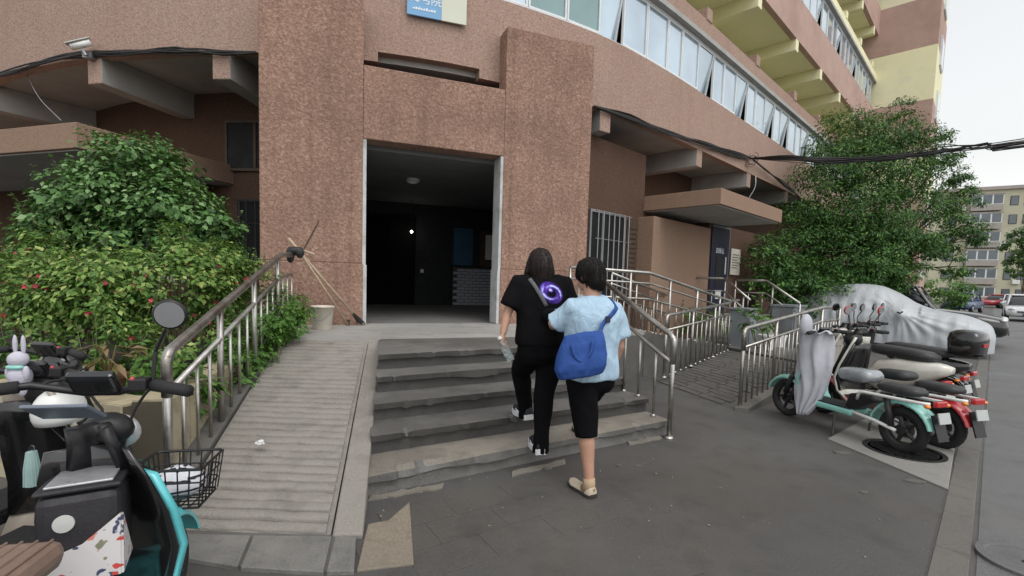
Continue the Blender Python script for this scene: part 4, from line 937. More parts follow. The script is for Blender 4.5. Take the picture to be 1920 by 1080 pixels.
        arcshell(MB(), (xr, 0, wr), wr+.045, math.radians(0), math.radians(165), .16).obj('rear_fender', Fm, t, auto=50)
    else:
        rows = []
        for (x, w, z0, z1) in ((-.16, .10, .30, .60), (-.25, .15, .30, .66), (-.45, .165, .34, .70), (-.65, .15, .45, .70), (-.82, .10, .55, .69), (-.90, .05, .60, .67)):
            rows.append([Vector((x, w*math.copysign(abs(math.cos(a))**.6, math.cos(a)), (z0+z1)/2+(z1-z0)/2*math.copysign(abs(math.sin(a))**.6, math.sin(a)))) for a in [2*math.pi*k/14 for k in range(14)]])
        MB().loft(rows).obj('body_panel', M_, t, smooth=True)
        cushion(.68, .27, .12, (-.42, 0, .755), .04, .72).obj('saddle', MAT[seat], t, smooth=True)
        for s in (-1, 1): MB().tube([(-.25, s*.09, .27), (xr, s*.10, wr)], .022, 8).obj('swing_arm', MAT['darkmetal'], t, smooth=True); MB().tube([(xr+.02, s*.12, wr+.03), (-.5, s*.11, .50)], .028, 10).obj('shock_absorber', MAT['redlens' if style == 'moped' else 'darkmetal'], t, smooth=True)
        arcshell(MB(), (xr, 0, wr), wr+.04, math.radians(40), math.radians(170), .13).obj('rear_fender', MAT['black'], t, auto=50)
    tl = MB().box((-.86, 0, .50), (.04, .13, .05)).obj('tail_light', MAT['redlens'], t, bevel=.01)
    for s in (-1, 1): MB().ell((-.84, s*.12, .48), (.025, .025, .018)).obj('indicator', MAT['amber'], t, smooth=True)
    pl = MB().box((-.90, 0, .39), (.008, .14, .09), Matrix.Rotation(.25, 3, 'Y')).obj('number_plate', MAT['plate'], t)
    MB().box((-.875, 0, .30), (.012, .13, .22), Matrix.Rotation(.3, 3, 'Y')).obj('mud_flap', MAT['black'], t)
    MB().tube([(-.05, .12, .24), (-.10, .20, .01)], .012, 8).obj('kickstand', MAT['darkmetal'], t)
    if box:
        b = MB(); rows = []
        for (z, w, l) in ((.76, .12, .11), (.79, .155, .14), (.93, .165, .15), (1.0, .15, .135), (1.03, .10, .09)):
            rows.append([Vector((-.86+l*math.copysign(abs(math.cos(a))**.5, math.cos(a)), w*math.copysign(abs(math.sin(a))**.5, math.sin(a)), z)) for a in [2*math.pi*k/20 for k in range(20)]])
        bo = b.loft(rows).obj('top_box', MAT[box], t, smooth=True); MB().box((-1.01, 0, .88), (.012, .12, .035)).obj('reflector', MAT['redlens'], bo)
        MB().box((-.84, 0, .75), (.3, .2, .02)).obj('luggage_rack', MAT['darkmetal'], t)
    if basket:
        wire_basket(t, (.80, 0, .50), .30, .36, .22)
    return t
def wire_basket(t, c, lx, ly, h):
    m = MB(); c = Vector(c)
    def rect(z, k): return [c+Vector((sx*lx/2*k, sy*ly/2*k, z)) for sx, sy in ((-1, -1), (1, -1), (1, 1), (-1, 1))]
    for z, k, r in ((h, 1, .006), (h*.66, .95, .0035), (h*.33, .9, .0035), (0, .85, .0045)): m.tube(round_corner(rect(z, k)+rect(z, k)[:1], .03), r, 6)
    top, bot = rect(h, 1), rect(0, .85)
    for e in range(4):
        for i in range(6):
            f = i/6; m.tube([top[e].lerp(top[(e+1) % 4], f), bot[e].lerp(bot[(e+1) % 4], f)], .003, 5)
    for i in range(1, 6): m.tube([bot[0].lerp(bot[1], i/6), bot[3].lerp(bot[2], i/6)], .003, 5); m.tube([bot[1].lerp(bot[2], i/6), bot[0].lerp(bot[3], i/6)], .003, 5)
    return m.obj('wire_basket', MAT['black'], t)
mint = scooter('mint green electric scooter draped with a silver quilt, nearest the walkway', (3.33, 4.77), 108, 'mint', mirrors=False)
redS = scooter('red electric scooter with red round mirror between the mint and white scooters', (3.82, 4.93), 106, 'red', mcol='red', shield='ivory', inner='blackp', cowl='black')
whiteS = scooter('ivory moped with red badge on its side panel', (4.22, 5.72), 110, 'ivory', style='moped')
blackS = scooter('black motorcycle-style scooter with black top box nearest the covered car', (4.62, 6.0), 116, 'blackp', style='moped', box='blackp')
blk3 = scooter('black electric scooter squeezed beside the black moped, farthest from the steps', (4.98, 6.3), 120, 'blackp', style='ebike', rack='black', mirrors='right')
# badge on the ivory moped (both sides): red shield with a white three-armed mark
for s in (-1, 1):
    Mx = Matrix(((1, 0, 0, -.36), (0, 0, -1, 0), (0, 1, 0, .53), (0, 0, 0, 1))); Mx = Matrix.Translation((0, s*.166, 0)) @ Mx
    bd = MB().extr([(-.045, .03), (.045, .03), (.03, -.015), (0, -.045), (-.03, -.015)], Mx, .014).obj('badge', MAT['redlens'], whiteS)
    mk_ = MB()
    for a in (90, 210, 330):
        a = math.radians(a-180); d = (math.cos(a), math.sin(a)); n2 = (-d[1]*.006, d[0]*.006); mk_.extr([(n2[0], n2[1]), (-n2[0], -n2[1]), (d[0]*.028-n2[0], d[1]*.028-n2[1]), (d[0]*.028+n2[0], d[1]*.028+n2[1])], Mx, .018)
    mk_.obj('badge_mark', MAT['print'], bd)
# silver quilt over the mint scooter's bars and shield
def drape(t, name, label, cols, mat, th=.012):
    o = MB().loft(cols, cap=False, closed=False).obj(name, mat, t, smooth=True); solid(o, th); b = o.modifiers.new('s', 'SUBSURF'); b.levels = b.render_levels = 1
    return o
qt = thing('scooter_quilt', 'silver grey quilted wind cover hanging over the mint scooter front', 'cover', (3.33, 4.77, -.05), None, False, math.radians(108))
rows = []
path = [(.37, -.15), (.43, -.06), (.44, .04), (.40, .13), (.33, .19), (.25, .215), (.18, .19), (.14, .12), (.13, .04), (.15, -.05)]
for i, (z, k0, k1, ox) in enumerate([(1.04, .25, .80, -.06), (1.06, .15, .9, -.03), (1.0, .05, .97, 0), (.90, .0, 1.0, 0), (.78, .0, 1.0, 0), (.64, .15, 1.0, .0), (.50, .30, .97, .01), (.36, .40, .88, .01), (.26, .46, .76, .02), (.17, .52, .66, .02)]):
    row = []
    for k in range(19):
        f = (k0+(k1-k0)*k/18)*9; a = min(8, int(f)); p = Vector(path[a]).lerp(Vector(path[a+1]), f-a); fo = .030*math.sin(k*1.5+i*.30)+.014*math.sin(k*3.1-i); c = Vector((.22, 0)); dd_ = (p-c).normalized()
        row.append(Vector((p.x+dd_.x*fo+ox, p.y+dd_.y*fo, z+.02*math.sin(k*1.3))))
    rows.append(row)
qo = drape(qt, 'quilt', '', rows, MAT['quiltgrey'])
hd = MB().ell((.30, .17, 1.10), (.05, .075, .12), 10, 8).obj('bunched_hood', MAT['quiltgrey'], qt, smooth=True)
# plastic film on the mint saddle, bag hanging on the red scooter
o = cushion(.36, .28, .13, (-.17, 0, .615), -.05, .62).obj('saddle_film', MAT['clearfilm'], mint, smooth=True)
o['label'] = 'clear plastic film wrapped over the saddle'
# ------------------------------------------------------------------ two wheelers at the lower left
teal = scooter('turquoise electric scooter with brown seat and front basket, cut by the lower left corner', (-1.26, 1.26), 102, 'teal', 'seatbrn', basket=False, inner='blackp', rack='white', cowl='black', mirrors='right', up=.07, stop=5)
wire_basket(teal, (.78, 0, .44), .24, .27, .17)
dark = scooter('dark green electric scooter with beige shield at the left edge', (-2.0, 1.75), 88, 'green', 'seatblk', style='moped', mirrors=False, cowl='black', shield='beigep', inner='blackp')
blk2 = scooter('black electric scooter behind the dark green one at the left edge', (-2.45, 2.25), 84, 'blackp', 'seatblk', style='ebike', rack='black', mirrors=False, basket=False)
# phone-sized tilted screen on the turquoise bars
sc_ = MB().box((.15, .03, 1.0), (.012, .17, .11), Matrix.Rotation(-1.0, 3, 'Y')).obj('windshield_pad', simple('blue grey screen film', (.16, .19, .24), .2, 0, .1, 5), teal, bevel=.008)
# striped cloth in the basket
m, n, l, P = mk('striped cloth'); co = coords(n, l); wv = n.new('ShaderNodeTexWave'); wv.inputs['Scale'].default_value = 9; wv.bands_direction = 'Z'; l.new(co, wv.inputs['Vector'])
l.new(ramp(n, l, wv.outputs['Fac'], [(.80, (.66, .66, .70)), (.86, (.02, .02, .03))]), P.inputs['Base Color']); P.inputs['Roughness'].default_value = .8; MAT['stripe'] = m
cl = MB(); rr = []
for i in range(9):
    t_ = i/8; rad = math.sin(math.pi*min(.999, t_*.9+.08)); rr.append([Vector((-1.42+rad*.11*math.cos(a)*(1+.12*math.sin(3*a+i)), 2.02+rad*.10*math.sin(a)*(1+.1*math.cos(4*a)), .45+t_*.13+.012*math.sin(5*a+i))) for a in [2*math.pi*k/18 for k in range(18)]])
tag(cl.loft(rr).obj('striped_cloth', MAT['stripe'], None, smooth=True), 'white and black striped cloth bundled in the wire basket', 'cloth')
# insulated bag on the turquoise scooter
bg_ = thing('insulated_bag', 'black insulated bag with silver lid and floral front pocket hanging on the turquoise scooter', 'bag', (-1.38, 1.42, .3))
Rb = Matrix.Rotation(math.radians(32), 3, 'Z') @ Matrix.Rotation(math.radians(-6), 3, 'X'); cb = Vector((-1.29, 1.43, .645)); MAT['bagblk'] = simple('black nylon', (.02, .018, .022), .6, 0, .2, 20, .3, 90)
def bb(c, d, name, mat, parent, bev=.015): return MB().box(cb+Rb @ Vector(c), d, Rb).obj(name, mat, parent, bevel=bev)
bb((0, 0, 0), (.19, .25, .25), 'bag_body', MAT['bagblk'], bg_, .025)
lid = bb((0, 0, .134), (.195, .255, .014), 'lid', MAT['bagblk'], bg_, .006)
bb((0, 0, .146), (.155, .215, .008), 'silver_lining', simple('silver foil', (.48, .48, .50), .35, .4, .15, 12, .8, 25), lid, .003)
# floral pocket: procedural print of loose blossoms
m, n, l, P = mk('floral print'); co = coords(n, l); vo = n.new('ShaderNodeTexVoronoi'); vo.inputs['Scale'].default_value = 30; wp = n.new('ShaderNodeTexNoise'); wp.inputs['Scale'].default_value = 25; l.new(co, wp.inputs['Vector']); mxv = n.new('ShaderNodeMix'); mxv.data_type = 'VECTOR'; mxv.inputs['Factor'].default_value = .06; l.new(co, mxv.inputs[4]); l.new(wp.outputs['Color'], mxv.inputs[5]); l.new(mxv.outputs[1], vo.inputs['Vector'])
dot = ramp(n, l, vo.outputs['Distance'], [(.30, (1, 1, 1)), (.36, (0, 0, 0))]); hue = ramp(n, l, vo.outputs['Color'], [(.0, (.55, .06, .05)), (.35, (.62, .20, .16)), (.55, (.05, .06, .13)), (.75, (.22, .22, .14)), (1, (.55, .12, .22))])
for nd in [r_ for r_ in n if r_.type == 'VALTORGB']: nd.color_ramp.interpolation = 'CONSTANT' if nd.color_ramp.elements[0].color[0] < .9 and len(nd.color_ramp.elements) > 2 else 'LINEAR'
l.new(mixc(n, l, dot, (.62, .60, .60), hue), P.inputs['Base Color']); P.inputs['Roughness'].default_value = .7; MAT['floral'] = m
q = MB(); vs = [cb+Rb @ Vector(p) for p in ((-.097, -.130, -.128), (.097, -.130, -.128), (.097, -.132, .05), (.01, -.135, -.02), (-.097, -.133, -.055))]
q.add(vs, [(0, 1, 2, 3, 4)]); o = q.obj('floral_pocket', MAT['floral'], bg_); solid(o, .006)
q = MB(); q.add([cb+Rb @ Vector(p) for p in ((.100, -.128, -.128), (.100, .06, -.128), (.100, -.128, .05))], [(0, 1, 2)]); solid(q.obj('floral_pocket', MAT['floral'], bg_), .006)
MB().lathe([(.001, .004), (.024, .003), (.025, 0)], cb+Rb @ Vector((-.03, -.127, .045)), Rb @ Vector((0, -1, 0)), 24).obj('oval_label', simple('silver label', (.5, .5, .48), .4), bg_)
MB().tube([cb+Rb @ Vector((-.08, .12, .13)), cb+Rb @ Vector((-.06, .16, .22)), cb+Rb @ Vector((.06, .16, .22)), cb+Rb @ Vector((.08, .12, .13))], .012, 8, flat=.4).obj('carry_strap', MAT['bagblk'], bg_)
# white helmet and plush toy near the dark scooter's bars
hp = AT(112, 770, 2.0); hm = thing('helmet', 'white rounded helmet hanging by the dark green scooter bars', 'helmet', hp)
rows = []
for i in range(9):
    a = -0.5+2.05*i/8; rows.append([hp+Vector((.082*math.cos(a)*math.cos(b), .10*math.cos(a)*math.sin(b), .10*math.sin(a))) for b in [2*math.pi*k/20 for k in range(20)]])
MB().loft(rows).obj('shell', MAT['white'], hm, smooth=True); MB().tube([hp+Vector((.06, 0, -.05)), hp+Vector((.02, 0, -.13)), hp+Vector((-.06, 0, -.05))], .006, 6).obj('chin_strap', MAT['black'], hm)
tp_ = AT(38, 705, 1.95); ty = thing('plush_toy', 'small pale plush rabbit with a green bow on the dark green scooter', 'toy', tp_); MAT['plush'] = simple('pale plush', (.52, .50, .58), .95, 0, .1, 20, .6, 120)
b = MB(); b.ell(tp_, (.04, .04, .045)); b.ell(tp_+Vector((0, -.005, .07)), (.036, .034, .033)); b.ell(tp_+Vector((-.016, 0, .13)), (.009, .008, .04)); b.ell(tp_+Vector((.018, 0, .13)), (.009, .008, .04))
for dx in (-.035, .035): b.ell(tp_+Vector((dx, -.01, .015)), (.013, .013, .03)); b.ell(tp_+Vector((dx*.6, -.015, -.05)), (.015, .018, .03))
b.obj('body', MAT['plush'], ty, smooth=True); MB().ell(tp_+Vector((0, -.02, .04)), (.035, .02, .012)).obj('bow', MAT['mint'], ty, smooth=True)
# ------------------------------------------------------------------ cars
MAT['carglass'] = simple('car glass', (.015, .018, .02), .06, 0, .05, 3, coat=.6); MAT['carwhite'] = paint('white car paint', (.62, .64, .66)); MAT['carblue'] = paint('blue car paint', (.03, .06, .16)); MAT['carsil'] = paint('silver car paint', (.38, .40, .42)); MAT['carred'] = paint('red car paint', (.45, .02, .03))
def car(label, loc, heading, col, H=1.48, L=4.5, Wd=1.8, suv=False, name='parked_car', group=None):
    t = thing(name, label, 'car', (*loc, 0), group, False, math.radians(heading)); h = L/2; w = Wd/2; zb = .60*H if suv else .615*H
    def ring(x, ww, z0, z1, n=14):
        return [Vector((x, ww*math.copysign(abs(math.cos(a))**.35, math.cos(a)), (z0+z1)/2+(z1-z0)/2*math.copysign(abs(math.sin(a))**.5, math.sin(a)))) for a in [2*math.pi*(k+.5)/n for k in range(n)]]
    st_ = [(-h, .72*w, .42, zb*.86), (-h+.06, .88*w, .33, zb*.97), (-h*.78, .98*w, .26, zb*1.03), (-h*.4, w, .22, zb*1.02), (0, w, .21, zb), (h*.4, w, .22, zb*.97), (h*.72, .97*w, .24, zb*.90), (h-.14, .88*w, .27, zb*.80), (h-.03, .74*w, .33, zb*.70), (h, .6*w, .38, zb*.6)]
    MB().loft([ring(*s) for s in st_]).obj('body', MAT[col], t, auto=60)
    r0, r1 = (-h*.93, h*.30) if suv else (-h*.72, h*.38)
    gr = [(r0, .80*w, zb*.95, zb*1.0), (r0+.28 if suv else r0+.55, .80*w, zb*.95, H-.06), (-.35, .80*w, zb*.95, H-.01), (.15, .79*w, zb*.95, H-.03), (r1*.62, .80*w, zb*.95, H-.22), (r1+.12, .84*w, zb*.93, zb*.98)]
    MB().loft([ring(*s) for s in gr]).obj('windows', MAT['carglass'], t, auto=60)
    rf = [(r0+.25 if suv else r0+.5, .72*w, H-.085, H-.03), (-.6, .74*w, H-.045, H+.022), (-.1, .74*w, H-.05, H+.018), (.3, .72*w, H-.10, H-.03)]
    MB().loft([ring(*s) for s in rf]).obj('roof', MAT[col], t, smooth=True)
    for s in (-1, 1):
        for pts in ([(r1+.05, .85*w, zb*.97), (.32, .76*w, H-.06)], [(-.25, .86*w, zb), (-.25, .775*w, H-.04)], [(r0+.02, .83*w, zb), (r0+.4, .76*w, H-.07)]):
            MB().tube([(a, b*s, c) for a, b, c in pts], .035, 6).obj('pillar', MAT[col], t)
        MB().ell((h*.26, s*(w+.08), zb*1.06), (.07, .10, .065)).obj('side_mirror', MAT[col], t, smooth=True)
        MB().ell((h-.12, s*w*.68, zb*.74), (.10, .17, .07)).obj('headlight', MAT['lens'], t, smooth=True)
        MB().ell((-h+.06, s*w*.72, zb*.84), (.07, .16, .09)).obj('tail_light', MAT['redlens'], t, smooth=True)
        for x in (h*.62, -h*.60):
            R_ = .34 if suv else .31
            m = MB(); m.lathe([(R_*.62, -.09), (R_*.95, -.10), (R_, -.06), (R_, .06), (R_*.95, .10), (R_*.62, .09)], (x, s*(w-.10), R_), (0, 1, 0), 24); wo_ = m.obj('wheel', MAT['rubber'], t, smooth=True)
            m = MB(); m.lathe([(R_*.62, .0), (R_*.6, .012), (R_*.15, .03), (.001, .03)], (x, s*(w-.005), R_), (0, s, 0), 20); m.obj('hubcap', MAT['alloy'], wo_)
            m = MB(); arcshell(m, (x, s*(w-.05), R_), R_+.035, 0, math.pi, .1).obj('wheel_arch', MAT['black'], t)
    MB().box((h-.03, 0, zb*.56), (.06, w*1.0, .14)).obj('grille', MAT['black'], t, bevel=.02); MB().box((h+.005, 0, .38), (.02, .44, .13)).obj('number_plate', MAT['carblue'], t)
    return t
car('black SUV parked behind the silver-covered car', (12.0, 14.75), -46, 'blackp', 1.66, 4.6, 1.86, True)
car('silver car parked beyond the black SUV', (13.5, 16.7), -46, 'carsil', 1.5, 4.5)
p = AT(1803, 585, 37); car('dark blue car parked at the far end of the yard', (p.x, p.y), 215, 'carblue', 1.5, 4.3)
p = AT(1872, 578, 52); car('red car parked in front of the far apartment block', (p.x, p.y), 195, 'carred', 1.45, 4.4)
p = AT(1900, 580, 49); car('white car parked beside the red car', (p.x, p.y), 225, 'carwhite', 1.5, 4.4)
p = AT(1922, 600, 27); car('white car coming along the road at the right edge', (p.x, p.y), 226, 'carwhite', 1.48, 4.4)
# silver covered car: draped sheet over a saloon
cc = thing('covered_car', 'parked car under a wrinkled silver cover beside the scooters', 'car', (9.25, 12.45, 0), None, False, math.radians(-45))
prof = [(-2.3, .78, .55), (-2.22, .98, .75), (-2.05, 1.08, .84), (-1.7, 1.14, .90), (-1.25, 1.36, .92), (-.8, 1.53, .93), (-.3, 1.60, .94), (.2, 1.57, .94), (.58, 1.40, .94), (.95, 1.16, .94), (1.3, 1.02, .93), (1.8, .93, .90), (2.1, .82, .82), (2.28, .70, .66), (2.36, .5, .5)]
pc = catmull([Vector(p) for p in prof], .035); rows = []; NA = 64
for p in pc:
    x, H, w = p; row = []
    for k in range(NA+1):
        a = -.10+(math.pi+.20)*k/NA; c_, s_ = math.cos(a), math.sin(a); zc = .30
        hip = 1.0+.10*max(0, .75-abs(s_)) ; y = w*math.copysign(abs(c_)**.62, c_)*1.0; z = zc+(H-zc)*(max(0, s_)**.62)
        if H > 1.1: y *= (1 if z < .85 else 1-.26*((z-.85)/(H-.85))**1.1)
        if s_ < 0: z = zc+s_*1.4
        sd_ = 1 if y > 0 else -1
        # mirror bulge and gathered folds radiating from it
        dx, dz = x-.75, z-.95; rr_ = math.hypot(dx, dz); th_ = math.atan2(dz, dx)
        side = max(0, 1-(max(0, z-1.1)/.35)); push = 0
        if abs(c_) > .35: push += .13*math.exp(-(rr_/.16)**2) + side*.022*math.sin(th_*23+2*math.sin(th_*3))*min(1, rr_/.3)*math.exp(-rr_/1.1)
        push += .012*mnoise.noise(Vector((x*3, y*2, z*5)))+.010*math.sin(x*27+3*mnoise.noise(Vector((x, y, z*2)))) * (1 if z < 1.25 else .4)
        row.append(Vector((x, y+sd_*push, z+.006*mnoise.noise(Vector((x*6, y*6, 1)))+(.03*math.sin(x*5) if s_ < .05 else 0))))
    rows.append(row)
cv = MB().loft(rows, cap=False, closed=False).obj('cover', None, cc, smooth=True)
m, n, l, P = mk('silver car cover'); co = coords(n, l); a_ = nz(n, l, co, 6, 2, .4, .8, (1.6, 1, .3)); b_ = nz(n, l, co, 26, 3)
l.new(ramp(n, l, nz(n, l, co, 2, 4), [(.3, (.40, .42, .44)), (.7, (.47, .49, .51))]), P.inputs['Base Color']); P.inputs['Metallic'].default_value = .15; P.inputs['Roughness'].default_value = .5
bp_ = n.new('ShaderNodeBump'); bp_.inputs['Strength'].default_value = .22; bp_.inputs['Distance'].default_value = .05; l.new(a_, bp_.inputs['Height']); bq_ = n.new('ShaderNodeBump'); bq_.inputs['Strength'].default_value = .4; bq_.inputs['Distance'].default_value = .01; l.new(b_, bq_.inputs['Height']); l.new(bp_.outputs[0], bq_.inputs['Normal']); l.new(bq_.outputs[0], P.inputs['Normal']); MAT['cover'] = m; cv.data.materials.clear(); cv.data.materials.append(MAT['cover'])
for s in (-1, 1):
    for x in (1.42, -1.38): MB().lathe([(.19, -.09), (.30, -.10), (.31, 0), (.30, .10), (.19, .09)], (x, s*.74, .31), (0, 1, 0), 24).obj('wheel', MAT['rubber'], cc, smooth=True)
MB().prism([(-2.1, -.75), (2.15, -.75), (2.15, .75), (-2.1, .75)], .22, .34).obj('underbody', MAT['black'], cc)
MB().tube([(.74, 1.08, .92), (.70, 1.05, .70), (.2, 1.0, .45)], .008, 6).obj('tie_cord', MAT['black'], cc)
MB().tube([(.70, -1.10, .95), (.76, -1.12, .93), (.80, -1.09, .97)], .02, 6).obj('gathered_knot', MAT['darkmetal'], cc)
# ------------------------------------------------------------------ people
def organic(name, mb, vox, mat, parent, smooth=6, fold=None, dec=None):
    o = mb.obj('tmp', mat); COL.objects.unlink(o); r = o.modifiers.new('r', 'REMESH'); r.mode = 'VOXEL'; r.voxel_size = vox; r.use_smooth_shade = True
    s = o.modifiers.new('s', 'SMOOTH'); s.factor = .5; s.iterations = smooth
    if dec: d = o.modifiers.new('d', 'DECIMATE'); d.ratio = dec
    me = bake(o); me.name = name; me.materials.clear(); me.materials.append(mat)
    if fold:
        me.update(); D = [(v.co.copy(), v.normal.copy()) for v in me.vertices]; flat = []
        for c_, n_ in D: q_ = c_+n_*fold(c_); flat += [q_.x, q_.y, q_.z]
        me.vertices.foreach_set('co', flat)
    me.polygons.foreach_set('use_smooth', [True]*len(me.polygons)); me.update()
    ob = bpy.data.objects.new(name, me); COL.objects.link(ob); par(ob, parent); return ob
def ringloft(m, sts, r, f, pw=.8, n=20):
    # stations: (center, half width along r, half depth along f [front], back depth)
    rings = []
    for (c, a, b) in sts:
        c = Vector(c); rings.append([c+r*(a*math.copysign(abs(math.cos(t))**pw, math.cos(t)))+f*(b*math.copysign(abs(math.sin(t))**pw, math.sin(t))) for t in [2*math.pi*k/n for k in range(n)]])
    return m.loft(rings)
def hand(m, w, d, side, curl=.6, s=1.0):
    # wrist point, direction of the hand, side vector (towards the thumb), palm normal = d x side
    w = Vector(w); d = Vector(d).normalized(); t = Vector(side); t = (t-d*t.dot(d)).normalized(); pn = d.cross(t)
    m.tube([w-d*.03*s, w+d*.02*s, w+d*.055*s, w+d*.085*s], [.024*s, .030*s, .036*s, .030*s], 10, flat=.55) if abs(pn.z) > .7 else m.ell(w+d*.045*s, (.022*s, .036*s, .05*s), 10, 8, Matrix((pn, t, d)).transposed())
    for i, (o, L) in enumerate(((.028, .072), (.010, .080), (-.009, .074), (-.027, .058))):
        p = w+d*.075*s+t*o*s; q = [p]; ang = 0
        for k in range(3):
            ang += curl*(.5 if k == 0 else .8); dd = d*math.cos(ang)+pn*math.sin(ang); q.append(q[-1]+dd*L*s/3)
        m.tube(q, [.0095*s, .009*s, .0085*s, .007*s], 8)
    p = w+d*.015*s+t*.025*s; m.tube([p, p+(d*.5+t*.8).normalized()*.035*s, p+(d*.5+t*.8).normalized()*.035*s+(d*.9+pn*.4).normalized()*.03*s], [.012*s, .011*s, .008*s], 8)
def head(m, c, f, r, hh=.225, tilt=0):
    c = Vector(c); up = (Vector((0, 0, 1))-f*tilt).normalized(); ff = (f+Vector((0, 0, 1))*tilt).normalized(); R = Matrix((r, ff, up)).transposed(); k = hh/.225
    P = lambda x, y, z: c+R @ Vector((x*k, y*k, z*k))
    m.ell(c+R @ Vector((0, -.008, .025)), (.073*k, .092*k, .088*k), 16, 12, R); m.ell(P(0, .03, -.045), (.054*k, .058*k, .068*k), 14, 10, R)
    m.tube([P(0, .088, .03), P(0, .108, -.012), P(0, .09, -.02)], [.010*k, .015*k, .012*k], 8)        # nose
    m.tube([P(-.022, .086, -.052), P(0, .093, -.05), P(.022, .086, -.052)], .007*k, 6)                 # lips
    for s in (-1, 1):
        m.ell(P(s*.03, .078, .015), (.017*k, .012*k, .010*k), 8, 6, R); m.ell(P(s*.076, -.005, -.005), (.010*k, .020*k, .032*k), 10, 8, R)
    return P
MAT['skin'] = simple('skin', (.42, .235, .165), .5, 0, .06, 14, .05, 200, .4)
MAT['hair1'] = simple('dark brown hair', (.014, .0075, .0065), .55, 0, .35, 60, .3, 90, .3); MAT['hair2'] = simple('black hair', (.009, .006, .0055), .6, 0, .3, 60, .3, 90, .25)
MAT['blackcotton'] = simple('black cotton', (.011, .011, .012), .85, 0, .2, 30, .15, 250, .25); MAT['blacktrouser'] = simple('black trousers', (.008, .008, .009), .8, 0, .2, 30, .15, 250, .3)
MAT['bluecotton'] = simple('light blue cotton', (.40, .56, .70), .9, 0, .04, 12, .12, 250, .2); MAT['bagblue'] = simple('blue canvas', (.028, .075, .26), .75, 0, .16, 14, .3, 140, .3)
MAT['shoe_navy'] = simple('navy mesh shoe', (.012, .013, .022), .7); MAT['sole'] = simple('white sole', (.66, .66, .67), .6, 0, .08, 12); MAT['cream'+'shoe'] = simple('cream knit shoe', (.48, .41, .31), .9, 0, .1, 40, .5, 160); MAT['sock'] = simple('beige sock', (.42, .30, .19), .9, 0, .08, 40); MAT['darksole'] = simple('dark sole', (.03, .028, .025), .8)
def cloth(name, c, rough=.85, wr=.7, spec=.2, sheen=0.0):
    m, n, l, P = mk(name); co = coords(n, l); f = nz(n, l, co, 7, 4, .6, .8); g_ = nz(n, l, co, 260, 2); h = nz(n, l, co, 9, 3, .5, 1.2, (1, 1, .55))
    l.new(ramp(n, l, f, [(.3, sc3(c, .88)), (.7, sc3(c, 1.1))]), P.inputs['Base Color']); P.inputs['Roughness'].default_value = rough; P.inputs['Specular IOR Level'].default_value = spec; P.inputs['Sheen Weight'].default_value = sheen
    a = n.new('ShaderNodeBump'); a.inputs['Strength'].default_value = wr; a.inputs['Distance'].default_value = .035; l.new(h, a.inputs['Height'])
    b = n.new('ShaderNodeBump'); b.inputs['Strength'].default_value = .15; b.inputs['Distance'].default_value = .003; l.new(g_, b.inputs['Height']); l.new(a.outputs[0], b.inputs['Normal']); l.new(b.outputs[0], P.inputs['Normal']); return m
MAT['blackcotton'] = cloth('black cotton', (.007, .007, .008), .95, .5, .08); MAT['blacktrouser'] = cloth('black trousers', (.005, .005, .006), .95, .45, .08); MAT['bluecotton'] = cloth('light blue cotton', (.38, .52, .64), .9, .8); MAT['bagblue'] = cloth('blue canvas', (.028, .075, .27), .75, .6)
def strands(hair, n, L, mat, seed, out=.003, rad=.0009):
    R = random.Random(seed); me = hair.data; me.update(); P = [(p.center.copy(), p.normal.copy()) for p in me.polygons]; bv = bvh_of(hair); m = MB()
    for _ in range(n):
        c, nn = R.choice(P); q = [c+nn*out*.5]; d = (Vector((0, 0, -1))+rndv(R)*.25)
        for k in range(5):
            d = (d*.7+Vector((0, 0, -1))*.3+rndv(R)*.12).normalized(); p = q[-1]+d*L/5; loc, nr, _, dist = bv.find_nearest(p); 
            if (p-loc).dot(nr) < out*.4 or dist > out*3: p = loc+nr*out*R.uniform(.3, 1.2)
            q.append(p)
        m.tube(q, [rad, rad*1.2, rad*1.2, rad, rad*.8, rad*.3], 4)
    return m.obj('hair_strands', mat, hair, kind='stuff')
def fold(a, sx, sz, wz=None):
    def f(p):
        q = mnoise.noise(Vector((p.x*sx, p.y*sx, p.z*sz)))+.5*mnoise.noise(Vector((p.x*sx*2.1+7, p.y*sx*2.1, p.z*sz*1.7)))
        q2 = 1-abs(mnoise.noise(Vector((p.x*sx*.8+p.z*3, p.y*sx*.8, p.z*sz*.8-p.x*4))))*2.4
        return a*(q*.6+.8*q2)*(wz(p) if wz else 1)
    return f
